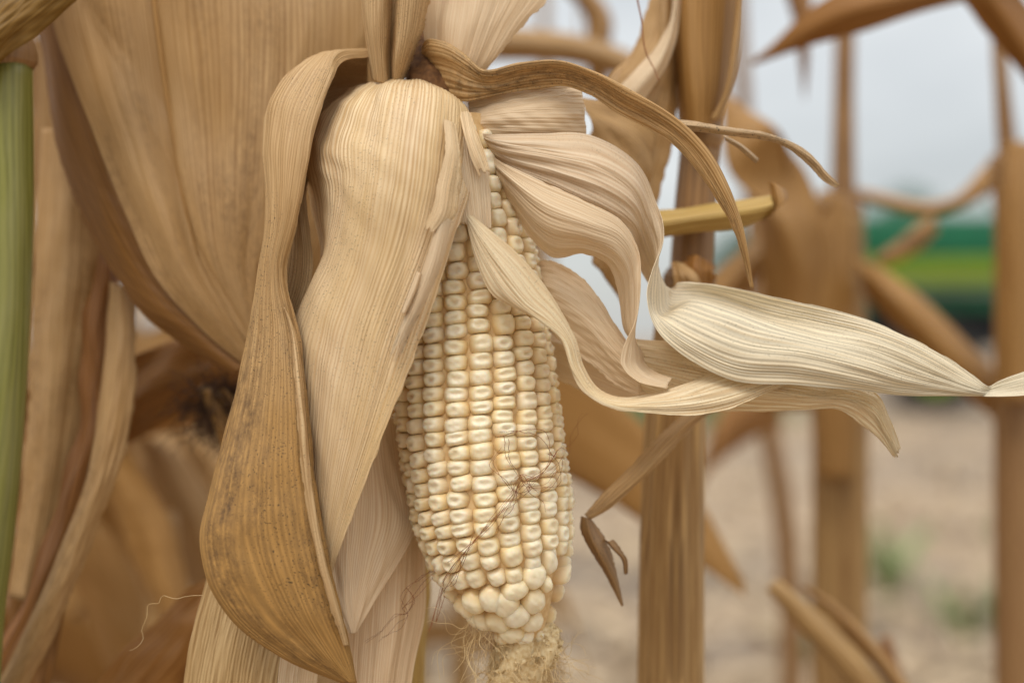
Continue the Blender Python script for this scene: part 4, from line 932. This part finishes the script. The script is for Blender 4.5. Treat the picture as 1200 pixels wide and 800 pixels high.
# red-brown silk lying across the kernels
def on_cob(x, y, lift=.0012):
    p, r_, T, e1, e2 = ax(min(y, 752)); axx = 600 + p[0] / (p[1] * W0 / D0 / 1200); rp = max(r_ / pxs(.8), 6); q_ = (x - axx) / rp
    if abs(q_) < .97: return surf(min(y, 752), math.asin(q_), 1 + lift / r_)
    return np.array(PX(x, y, ax(min(y, 752))[0][1] * 100 - 50 - .3))
lanes = [[(470, 712), (492, 694), (512, 668), (540, 632), (575, 606), (600, 578), (618, 566), (640, 560), (655, 548)],
         [(505, 740), (508, 715), (515, 690), (524, 655), (552, 628), (578, 600), (603, 582), (625, 568)],
         [(512, 725), (520, 700), (528, 660), (560, 622), (592, 590), (612, 570), (638, 572), (652, 560)],
         [(585, 512), (610, 508), (630, 520), (640, 545), (632, 562), (612, 572)], [(592, 515), (594, 540), (606, 555), (612, 568)],
         [(612, 568), (630, 556), (650, 540), (666, 528), (672, 508), (680, 494), (686, 484)], [(606, 570), (598, 590), (590, 605), (584, 618)],
         [(640, 540), (652, 556), (650, 574), (632, 580), (618, 572)], [(560, 618), (548, 640), (532, 660), (522, 690), (516, 712)],
         [(508, 668), (490, 680), (478, 688), (470, 704), (476, 720), (466, 735), (454, 742), (440, 748)], [(476, 690), (484, 700), (478, 716), (462, 722), (450, 736), (430, 750)],
         [(600, 575), (584, 560), (580, 540), (588, 528)], [(600, 572), (610, 566), (616, 574), (608, 580), (600, 570), (612, 560), (624, 566)]]
paths = []
for ln_ in lanes:
    for rep in range(2):
        P = np.array([on_cob(a + rg3.normal(0, 2.2), b + rg3.normal(0, 2.2), .0010 + .0012 * rg3.random()) for a, b in ln_])
        Q = spline(P, knots(P), 60); Q = Q + np.cumsum(rg3.normal(0, .00013, Q.shape), axis=0) * .55
        paths.append(Q)
for i in range(3):
    p = on_cob(612 + rg3.normal(0, 6), 568 + rg3.normal(0, 5), .0018); paths.append(curly(rg3, p, .0008, 14, (rg3.normal(0, 1), -.4, rg3.normal(0, 1)), .9))
strands('silk', paths, .00011, M['silk_red'], ear)

# shank where the husks meet
tube('shank', [(505, 118, 1.2), (503, 100, 1.3), (498, 80, 1.8), (492, 40, 3.2), (470, -40, 6), (420, -160, 9)], [30*pxs(1), 27*pxs(1), 20*pxs(1), 17*pxs(2), 16*pxs(4), 15*pxs(8)], M['dark_shank'], ear, 32, 40, ribs=9, ramp=.08, seed=19)

HK = lambda *a, **k: sheet('husk_leaf', *a, **k)
# front husk over the left of the cob
HK([[(415, 118, 3.0), (408, 108, 2.2), (432, 97, .9), (470, 93, .5), (512, 99, .5), (546, 120, .9)],
    [(376, 160, 3.2), (369, 146, 1.8), (404, 122, -.5), (462, 108, -1.6), (518, 113, -1.5), (552, 132, -.3)],
    [(370, 210, 3.0), (360, 186, 1.6), (388, 172, -1.1), (452, 160, -2.6), (515, 160, -2.5), (558, 166, -1.0)],
    [(380, 290, 2.4), (364, 240, 1.2), (396, 220, -1.5), (446, 220, -2.9), (508, 218, -2.9), (552, 216, -1.9)],
    [(392, 330, 2.0), (377, 312, .7), (383, 288, -1.2), (434, 290, -2.7), (490, 288, -2.9), (532, 284, -2.5)],
    [(356, 390, 1.2), (350, 388, .5), (346, 384, -.7), (402, 392, -2.4), (450, 394, -2.8), (495, 396, -2.7)],
    [(350, 490, .2), (346, 486, -.3), (344, 480, -.9), (385, 498, -2.1), (420, 504, -2.5), (453, 504, -2.6)],
    [(358, 580, -.3), (354, 576, -.6), (352, 570, -1.0), (376, 588, -1.8), (396, 596, -2.1), (416, 598, -2.2)],
    [(372, 640, -.8), (370, 640, -.9), (368, 640, -1.1), (378, 650, -1.6), (385, 656, -1.8), (396, 650, -1.9)],
    [(384, 668, -1.2), (384, 668, -1.2), (384, 668, -1.3), (386, 669, -1.5), (388, 670, -1.5), (390, 670, -1.5)]],
   M['husk_front'], ear, nu=260, nv=160, wav=.00055, wu=1.6, wv=4, ribs=54, ramp=.00022, ragged=(.0, .012), folds=(12, 0.0007), seed=101)
# torn strips along its right side
HK([[(538, 132, -1.3), (545, 130, -1.2), (552, 132, -1.0)], [(544, 160, -2.0), (552, 158, -1.9), (560, 158, -1.7)], [(552, 186, -2.2), (561, 184, -2.1), (569, 182, -1.9)], [(562, 208, -2.1), (568, 204, -2.1), (574, 200, -2.0)]],
   M['husk_front'], ear, nu=40, nv=50, wav=.0003, ribs=7, ramp=.0004, end_ragged=.15, seed=102)
HK([[(530, 160, -1.8), (544, 160, -1.7), (560, 166, -1.2)], [(532, 205, -2.2), (548, 200, -2.0), (572, 196, -1.4)], [(535, 240, -2.2), (552, 236, -2.0), (575, 232, -1.5)], [(540, 262, -2.1), (556, 268, -2.0), (576, 268, -1.6)]],
   M['husk_pale'], ear, nu=60, nv=60, wav=.0003, ribs=14, ramp=.0004, end_ragged=.1, ragged=(0, .03), seed=103)
HK([[(520, 140, -2.32), (527, 142, -2.32), (535, 146, -2.12)], [(521, 180, -3.02), (530, 180, -3.02), (540, 184, -2.72)], [(512, 215, -3.22), (523, 220, -3.32), (538, 224, -2.92)], [(508, 240, -3.32), (518, 250, -3.42), (534, 254, -3.02)], [(496, 268, -3.22), (503, 274, -3.42), (514, 276, -3.22)]],
   M['husk_front'], ear, nu=40, nv=60, wav=.00012, ribs=7, ramp=.0003, ragged=(.05, .07), end_ragged=.2, seed=104)
HK([[(514, 250, -3.32), (521, 254, -3.32), (529, 258, -3.12)], [(500, 300, -3.32), (509, 306, -3.42), (519, 306, -3.12)], [(484, 345, -3.22), (492, 350, -3.32), (500, 352, -3.12)], [(468, 385, -3.12), (474, 388, -3.22), (480, 392, -3.02)], [(455, 420, -3.02), (460, 425, -3.12), (466, 430, -3.02)]],
   M['husk_pale'], ear, nu=36, nv=80, wav=.00012, ribs=6, ramp=.0003, ragged=(.06, .05), end_ragged=.2, seed=105)
HK([[(489, 318, -3.25), (492, 320, -3.35), (496, 321, -3.25)], [(480, 340, -3.25), (484, 342, -3.4), (488, 343, -3.25)], [(470, 366, -3.15), (473, 367, -3.35), (476, 368, -3.2)]], M['husk_pale'], ear, nu=12, nv=30, wav=.0002, seed=107)
# long twisted left husk, folded like a channel
HK([[(436, 66, 1.0), (434, 58, 1.2), (432, 66, 2.0), (431, 82, 2.6), (431, 100, 2.9), (431, 120, 2.9)],
    [(404, 72, .2), (397, 62, .2), (385, 62, 1.0), (382, 78, 2.2), (392, 105, 2.8), (406, 130, 2.8)],
    [(390, 94, -.7), (384, 84, -.7), (362, 76, .0), (344, 92, 1.4), (358, 122, 2.5), (384, 152, 2.6)],
    [(371, 146, -1.1), (362, 140, -1.2), (335, 116, -.6), (316, 130, .9), (334, 170, 2.0), (366, 192, 2.1)],
    [(360, 196, -1.2), (352, 192, -1.4), (326, 172, -1.0), (311, 182, .3), (334, 218, .9), (360, 232, .6)],
    [(349, 258, -1.3), (341, 256, -1.5), (326, 250, -1.3), (314, 252, -.3), (340, 270, .3), (364, 276, .0)],
    [(336, 322, -1.3), (328, 320, -1.5), (317, 318, -1.3), (305, 320, -.3), (335, 328, .1), (366, 322, -.2)],
    [(351, 390, -1.5), (343, 392, -1.8), (317, 390, -1.6), (291, 392, -.4), (318, 394, .2), (346, 388, -.2)],
    [(361, 478, -1.9), (351, 480, -2.3), (312, 478, -2.1), (272, 475, -.8), (300, 480, .2), (336, 480, .0)],
    [(369, 558, -2.1), (357, 560, -2.5), (305, 565, -2.6), (250, 560, -1.4), (285, 565, -.4), (330, 565, -.6)],
    [(382, 636, -2.2), (371, 640, -2.6), (308, 642, -2.8), (236, 642, -1.8), (285, 645, -.8), (335, 650, -.8)],
    [(399, 708, -2.2), (390, 714, -2.5), (335, 715, -2.8), (264, 714, -2.0), (310, 715, -1.2), (360, 712, -1.0)],
    [(410, 752, -2.0), (404, 758, -2.2), (372, 765, -2.5), (330, 768, -2.0), (360, 770, -1.4), (385, 765, -1.2)],
    [(418, 800, -1.8), (416, 800, -1.9), (410, 800, -2.1), (402, 800, -1.9), (408, 800, -1.6), (412, 800, -1.5)]],
   M['husk_left'], ear, nu=220, nv=220, wav=.0005, wu=2, wv=3, ribs=70, ramp=.00028, ragged=(.01, .012), folds=(10, 0.0006), seed=111, mat2=M['husk_left_in'])
mg = [(333, 360, -1.7), (343, 392, -1.9), (351, 480, -2.4), (357, 560, -2.6), (371, 640, -2.7), (390, 714, -2.6), (404, 756, -2.3)]
wd_ = [1, 3, 5, 6, 6, 5, 2]
sheet('husk_margin', [[(x - w * .6, y, d - .02), (x + w * .3, y, d - .14), (x + w, y, d - .05), (x + w * 1.3, y, d + .2)] for (x, y, d), w in zip(mg, wd_)], M['husk_left_in'], ear, nu=24, nv=180, wav=.0003, wu=.6, wv=9, ragged=(.12, .12), seed=112)
# inner husks behind the front one, left of the cob
HK([[(372, 470, .4), (415, 480, .7), (468, 490, 2.0)], [(372, 550, -.1), (420, 555, .3), (478, 560, 1.7)], [(374, 615, -.5), (420, 610, -.2), (489, 612, 1.2)], [(378, 670, -.9), (415, 662, -.7), (466, 662, .3)], [(392, 715, -1.1), (412, 710, -1.0), (438, 706, -.4)], [(410, 742, -1.1), (414, 742, -1.1), (418, 740, -.9)]],
   M['husk_pink'], ear, nu=120, nv=110, wav=.0006, wu=1.5, wv=5, ribs=30, ramp=.00012, folds=(6, 0.0005), seed=121)
HK([[(425, 600, 1.4), (462, 600, 1.5), (496, 600, 2.4)], [(412, 660, 1.1), (456, 660, .9), (499, 655, 2.0)], [(404, 730, .8), (452, 730, .5), (499, 720, 1.6)], [(402, 790, .5), (446, 790, .3), (486, 785, 1.2)], [(400, 880, .5), (440, 880, .3), (472, 880, 1.2)]],
   M['husk_pink'], ear, nu=110, nv=80, wav=.0006, wu=1.5, wv=3, ribs=26, ramp=.00015, folds=(6, 0.0005), seed=122)
HK([[(250, 650, 1.0), (300, 670, .5), (372, 700, .3)], [(232, 715, .9), (284, 725, .3), (362, 745, .1)], [(219, 780, .9), (272, 785, .2), (350, 795, .2)], [(208, 860, 1.0), (262, 860, .3), (345, 860, .4)]],
   M['husk_stripe'], ear, nu=140, nv=60, wav=.0005, wu=1.5, ribs=36, ramp=.0006, folds=(6, 0.0006), seed=123)
HK([[(335, 730, -.2), (355, 735, -.3), (376, 740, -.1)], [(326, 785, -.1), (348, 788, -.3), (372, 790, -.1)], [(318, 850, 0), (342, 850, -.2), (368, 850, 0)]], M['husk_pale'], ear, nu=40, nv=30, wav=.0005, ribs=8, ramp=.0004, seed=124)
# upright husk bases above the node
HK([[(423, -70, 1.2), (434, -70, .1), (450, -70, -.3), (463, -70, .5), (476, -70, -.2), (494, -70, -.1), (514, -70, .9)], [(424, -10, 1.2), (432, -10, .0), (448, -10, -.4), (462, -10, .5), (472, -10, -.3), (490, -10, -.2), (508, -10, .9)],
    [(426, 30, 1.2), (433, 32, .0), (447, 32, -.3), (460, 34, .6), (469, 34, -.2), (484, 32, .0), (499, 28, 1.0)], [(431, 62, 1.2), (437, 66, .2), (448, 68, .0), (458, 70, .8), (465, 70, .0), (475, 66, .2), (486, 60, 1.1)],
    [(437, 93, 1.1), (442, 96, .4), (450, 98, .3), (458, 98, .9), (463, 98, .4), (468, 96, .5), (474, 92, 1.1)]],
   M['husk_left_in'], ear, nu=160, nv=60, wav=.0003, ribs=30, ramp=.0004, ragged=(0, .03), seed=131)
HK([[(505, -70, 1.6), (530, -70, 1.0), (560, -70, .8), (600, -70, 1.0), (690, -70, 1.6)], [(499, -5, 1.6), (526, -5, 1.0), (556, -5, .7), (592, -5, .9), (648, -5, 1.5)], [(496, 28, 1.6), (522, 34, .9), (548, 36, .6), (576, 34, .8), (618, 26, 1.4)],
    [(502, 62, 1.7), (522, 70, 1.0), (540, 74, .8), (558, 76, .9), (588, 62, 1.3)], [(516, 92, 1.9), (526, 94, 1.4), (538, 95, 1.2), (548, 96, 1.2), (564, 88, 1.4)]],
   M['husk_pale'], ear, nu=140, nv=70, wav=.0004, wu=2, ribs=18, ramp=.0002, ragged=(0, .035), folds=(6, 0.0007), seed=132)
# collar running out into the long thin blade
HK([[(500, 66, 1.9), (494, 58, 1.3), (500, 74, 1.5), (512, 104, 1.7)], [(506, 52, 1.2), (502, 48, .5), (510, 74, .7), (524, 118, .9)], [(528, 58, .9), (524, 53, .1), (530, 80, .2), (538, 122, .5)],
    [(548, 72, .7), (546, 67, -.2), (549, 90, -.1), (554, 120, .2)], [(570, 88, .5), (568, 83, -.5), (572, 97, -.2), (580, 113, .1)], [(610, 79, .3), (610, 75, -.8), (613, 88, -.4), (620, 106, .0)],
    [(655, 76, .1), (655, 72, -1.0), (657, 85, -.6), (662, 102, -.2)], [(695, 89, -.1), (696, 85, -1.2), (694, 96, -.8), (692, 112, -.4)], [(736, 111, -.3), (737, 106, -1.3), (733, 119, -1.0), (728, 134, -.6)],
    [(772, 130, -.5), (773, 126, -1.3), (768, 138, -1.1), (760, 151, -.8)], [(803, 151, -.8), (803, 148, -1.3), (796, 158, -1.2), (787, 168, -1.0)], [(832, 182, -.9), (832, 180, -1.2), (823, 189, -1.2), (813, 196, -1.0)],
    [(854, 222, -.9), (854, 221, -1.1), (846, 227, -1.1), (838, 232, -1.0)], [(868, 262, -.8), (869, 261, -.9), (864, 264, -.9), (858, 267, -.8)], [(876, 300, -.6), (877, 300, -.7), (874, 301, -.7), (870, 303, -.6)], [(883, 337, -.4), (883, 337, -.4), (881, 337, -.4), (879, 338, -.4)]],
   M['husk_gold'], ear, nu=90, nv=200, wav=.00025, wu=2, wv=5, ribs=22, ramp=.0003, ragged=(.0, .03), folds=(5, 0.0004), seed=133)
HK([[(760, 142, -.6), (764, 148, -.8), (766, 154, -.6)], [(800, 140, -.2), (804, 147, -.6), (806, 154, -.2)], [(845, 147, .2), (846, 152, -.2), (847, 159, .2)], [(890, 155, .5), (890, 158, .2), (890, 163, .5)], [(925, 165, .7), (924, 169, .5), (922, 172, .7)], [(955, 185, .8), (952, 189, .6), (948, 193, .8)], [(972, 205, .8), (969, 208, .7), (964, 212, .8)], [(984, 217, .8), (982, 218, .8), (979, 220, .8)]],
   M['husk_spotted'], ear, nu=30, nv=120, wav=.0003, wv=8, ribs=6, ramp=.0004, ragged=(.06, .06), seed=134)
HK([[(846, 158, .8), (849, 161, .7), (850, 165, .8)], [(868, 168, 1.4), (869, 172, 1.2), (868, 176, 1.4)], [(889, 186, 2.0), (888, 189, 1.9), (886, 191, 2.0)]], M['husk_spotted'], ear, nu=10, nv=24, wav=.0002, seed=135)
# right husks: square-ended one at the back
HK([[(548, 118, .9), (549, 140, .5), (552, 168, .8)], [(596, 106, .4), (600, 136, -.3), (604, 178, .2)], [(645, 99, .5), (650, 135, -.2), (654, 186, .2)], [(678, 97, 1.0), (685, 135, .5), (688, 190, .8)]],
   M['husk_pale'], ear, nu=110, nv=60, wav=.0005, wu=1.6, ribs=20, ramp=.00015, folds=(6, 0.0006), seed=141)
# wavy husk that turns over and sweeps out to the right
HK([[(560, 156, .2), (560, 160, .2), (561, 164, .3), (563, 168, .5), (566, 172, .8)],
    [(583, 158, -.5), (586, 170, -.7), (590, 183, -.5), (596, 196, -.3), (603, 210, .1)],
    [(640, 156, -.4), (645, 178, -.9), (650, 200, -.8), (655, 222, -.5), (660, 246, .1)],
    [(692, 158, -.1), (700, 190, -.9), (705, 220, -.9), (705, 248, -.5), (703, 272, .1)],
    [(742, 187, .1), (740, 215, -.6), (738, 242, -.5), (735, 268, -.1), (730, 294, .4)],
    [(767, 232, .2), (759, 252, .1), (754, 272, .5), (750, 290, 1.0), (748, 312, 1.6)],
    [(778, 276, -.4), (771, 288, .3), (766, 302, 1.0), (765, 320, 1.7), (768, 338, 2.2)],
    [(764, 318, -1.1), (770, 322, .0), (777, 330, 1.0), (782, 338, 1.7), (788, 336, 2.2)],
    [(757, 348, -1.5), (770, 362, -.3), (782, 362, .5), (788, 346, 1.3), (796, 330, 1.8)],
    [(770, 388, -1.7), (785, 374, -1.3), (808, 353, -.6), (815, 347, 1.3), (830, 332, 1.1)],
    [(806, 420, -1.8), (820, 393, -1.8), (846, 363, -1.1), (852, 355, 1.0), (870, 340, .5)],
    [(858, 446, -1.8), (868, 412, -1.9), (890, 378, -1.3), (896, 370, .4), (910, 348, .0)],
    [(930, 451, -1.6), (940, 420, -1.8), (950, 394, -1.3), (956, 384, -.3), (962, 359, -.4)],
    [(1000, 457, -1.3), (1010, 436, -1.6), (1020, 413, -1.4), (1025, 399, -1.0), (1032, 379, -.7)],
    [(1050, 464, -1.1), (1060, 449, -1.3), (1072, 433, -1.3), (1080, 421, -1.1), (1087, 405, -.8)],
    [(1100, 464, -1.0), (1108, 456, -1.1), (1115, 448, -1.1), (1120, 441, -1.0), (1128, 430, -.8)],
    [(1144, 464, -.8), (1147, 461, -1.0), (1149, 458, -1.0), (1151, 455, -.9), (1154, 450, -.7)],
    [(1160, 464, -.9), (1160, 461, -.6), (1161, 458, -.3), (1161, 455, -.2), (1161, 452, -.1)],
    [(1178, 464, -.9), (1177, 460, -.5), (1175, 456, -.3), (1173, 451, -.2), (1171, 446, -.1)],
    [(1212, 461, -.8), (1210, 455, -.5), (1208, 448, -.4), (1206, 441, -.2), (1204, 434, .0)],
    [(1248, 452, -.2), (1245, 444, -.1), (1243, 437, .0), (1241, 430, .1), (1240, 424, .4)]],
   M['husk_sweep'], ear, nu=200, nv=260, wav=.0004, wu=2, wv=4, ribs=34, ramp=.0003, ragged=(.006, .012), folds=(12, 0.0007), rib_v=(.30, .45), seed=142)
# second wavy husk under it, curling down to a narrow tip
HK([[(566, 176, .5), (567, 179, .5), (568, 182, .6), (570, 186, .8)],
    [(592, 192, -.7), (594, 206, -.9), (596, 224, -.6), (600, 248, .1)],
    [(640, 215, -1.4), (640, 242, -1.8), (642, 272, -1.5), (646, 302, -.5)],
    [(690, 236, -1.4), (690, 262, -1.9), (688, 282, -1.6), (684, 298, -.7)],
    [(729, 258, -1.1), (725, 278, -1.4), (719, 296, -1.3), (712, 310, -.6)],
    [(748, 292, -1.0), (742, 306, -1.0), (734, 318, -.9), (722, 334, -.4)],
    [(750, 336, -1.4), (746, 342, -1.0), (738, 348, -.6), (727, 358, -.1)],
    [(744, 378, -1.8), (744, 384, -1.2), (741, 386, -.6), (734, 388, .2)],
    [(731, 408, -2.1), (741, 412, -1.5), (748, 412, -.8), (753, 410, .1)],
    [(729, 428, -2.2), (742, 428, -1.6), (751, 426, -.9), (757, 424, -.1)],
    [(746, 446, -2.1), (755, 441, -1.6), (762, 438, -1.1), (769, 434, -.5)],
    [(782, 455, -1.8), (783, 450, -1.6), (785, 446, -1.4), (788, 442, -1.1)]],
   M['husk_pale'], ear, nu=120, nv=180, wav=.0003, wu=2, wv=4, ribs=26, ramp=.00012, ragged=(.02, .014), folds=(8, 0.0006), seed=143)
# ribbon across the cob that swings out below
HK([[(543, 244, -2.0), (543, 247, -2.0), (544, 250, -2.0), (545, 254, -2.0)],
    [(575, 270, -2.1), (569, 282, -2.4), (563, 294, -2.4), (558, 303, -2.2)],
    [(608, 298, -1.8), (597, 316, -2.5), (586, 332, -2.6), (576, 342, -2.3)],
    [(637, 332, -1.5), (622, 348, -2.4), (610, 358, -2.6), (598, 356, -2.3)],
    [(656, 362, -1.3), (645, 370, -2.2), (636, 376, -2.5), (630, 374, -2.3)],
    [(674, 396, -1.2), (667, 398, -2.0), (661, 398, -2.4), (656, 397, -2.3)],
    [(683, 430, -1.3), (678, 432, -2.1), (673, 433, -2.5), (669, 432, -2.5)],
    [(699, 456, -1.4), (695, 458, -2.2), (690, 460, -2.6), (684, 458, -2.7)],
    [(724, 466, -1.4), (723, 470, -2.2), (720, 475, -2.6), (716, 478, -2.7)],
    [(765, 460, -1.2), (765, 468, -2.1), (765, 477, -2.4), (765, 484, -2.4)],
    [(805, 447, -1.0), (808, 460, -1.9), (810, 474, -2.2), (810, 487, -2.2)],
    [(840, 431, -.8), (848, 448, -1.5), (852, 465, -1.8), (856, 479, -1.8)],
    [(875, 428, -.6), (885, 440, -1.0), (893, 452, -1.2), (900, 459, -1.2)],
    [(905, 435, -.2), (912, 440, -.4), (918, 445, -.5), (926, 449, -.5)]],
   M['husk_white'], ear, nu=120, nv=200, wav=.0003, wu=2, wv=5, ribs=24, ramp=.00018, ragged=(.014, .02), folds=(7, 0.0006), seed=144)
# shaded husks in the hollow behind them
HK([[(618, 306, 1.9), (616, 330, 1.6), (614, 360, 1.9)], [(650, 306, 1.1), (652, 345, .5), (650, 395, .9)], [(688, 330, .5), (690, 372, -.1), (688, 425, .4)], [(716, 372, .2), (720, 408, -.3), (720, 450, .2)], [(744, 412, .1), (748, 436, -.3), (750, 466, .2)]],
   M['husk_pale'], ear, nu=90, nv=80, wav=.0004, wu=2, ribs=22, ramp=.00008, ragged=(.02, .02), folds=(6, 0.0005), seed=145)
HK([[(625, 380, 3.2), (628, 405, 3.0), (632, 432, 3.2)], [(655, 388, 2.6), (660, 415, 2.2), (664, 450, 2.6)], [(690, 400, 2.2), (696, 430, 1.7), (700, 468, 2.1)], [(740, 420, 2.0), (744, 448, 1.5), (746, 478, 1.9)], [(790, 430, 2.0), (792, 455, 1.6), (794, 480, 1.9)]],
   M['husk_pale'], ear, nu=90, nv=80, wav=.0005, wu=2, ribs=18, ramp=.00012, ragged=(.02, .05), folds=(6, 0.0006), seed=146)
# lower layer with the drooping point
HK([[(740, 396, 1.4), (746, 425, 1.0), (752, 458, 1.2)], [(800, 402, .8), (806, 440, .1), (810, 480, .5)], [(868, 418, .4), (870, 452, -.4), (872, 483, .1)], [(940, 440, .2), (940, 462, -.6), (936, 481, -.1)], [(1005, 452, .2), (998, 468, -.5), (985, 480, -.1)], [(1030, 462, .2), (1024, 482, -.4), (1012, 499, 0)], [(1044, 492, .2), (1038, 504, -.2), (1030, 514, 0)], [(1056, 528, .3), (1054, 535, .1), (1048, 537, .2)]],
   M['husk_white'], ear, nu=100, nv=140, wav=.0004, wu=2, ribs=22, ramp=.0004, ragged=(.0, .01), end_ragged=.03, folds=(7, 0.0006), seed=147)
# stray strands of pale silk
rg4 = np.random.default_rng(9)
P1 = np.array([PX(*p) for p in [(238, 697, -.5), (222, 698, -.6), (205, 701, -.7), (190, 698, -.6), (186, 706, -.6), (174, 708, -.5), (172, 722, -.5), (166, 738, -.5), (168, 748, -.5), (160, 758, -.5), (152, 762, -.5)]])
P2 = np.array([PX(*p) for p in [(648, 752, .2), (652, 764, .1), (660, 770, 0), (668, 768, 0)]])
P3 = np.array([PX(*p) for p in [(648, 545, 1.0), (700, 535, 2.0), (735, 520, 2.6), (758, 500, 2.8), (764, 486, 2.8)]])
strands('silk', [spline(p, knots(p), 50) + rg4.normal(0, .00005, (50, 3)) for p in (P1, P2)], .00012, M['silk_pale'], ear)

# thin twig with bumps hanging in the gap right of the ear
tw = empty('dry_tendril', PX(748, 0, 3), 'thin dark dry strand hanging in the gap above the long curved blade', 'strand')
P4 = np.array([PX(*p) for p in [(738, -60, 3), (747, 0, 3), (752, 25, 3), (753, 40, 3), (757, 62, 3), (766, 80, 3), (772, 95, 3)]])
strands('strand', [spline(P4, knots(P4), 60)], .00035, M['silk_red'], tw, 5, kind=None)
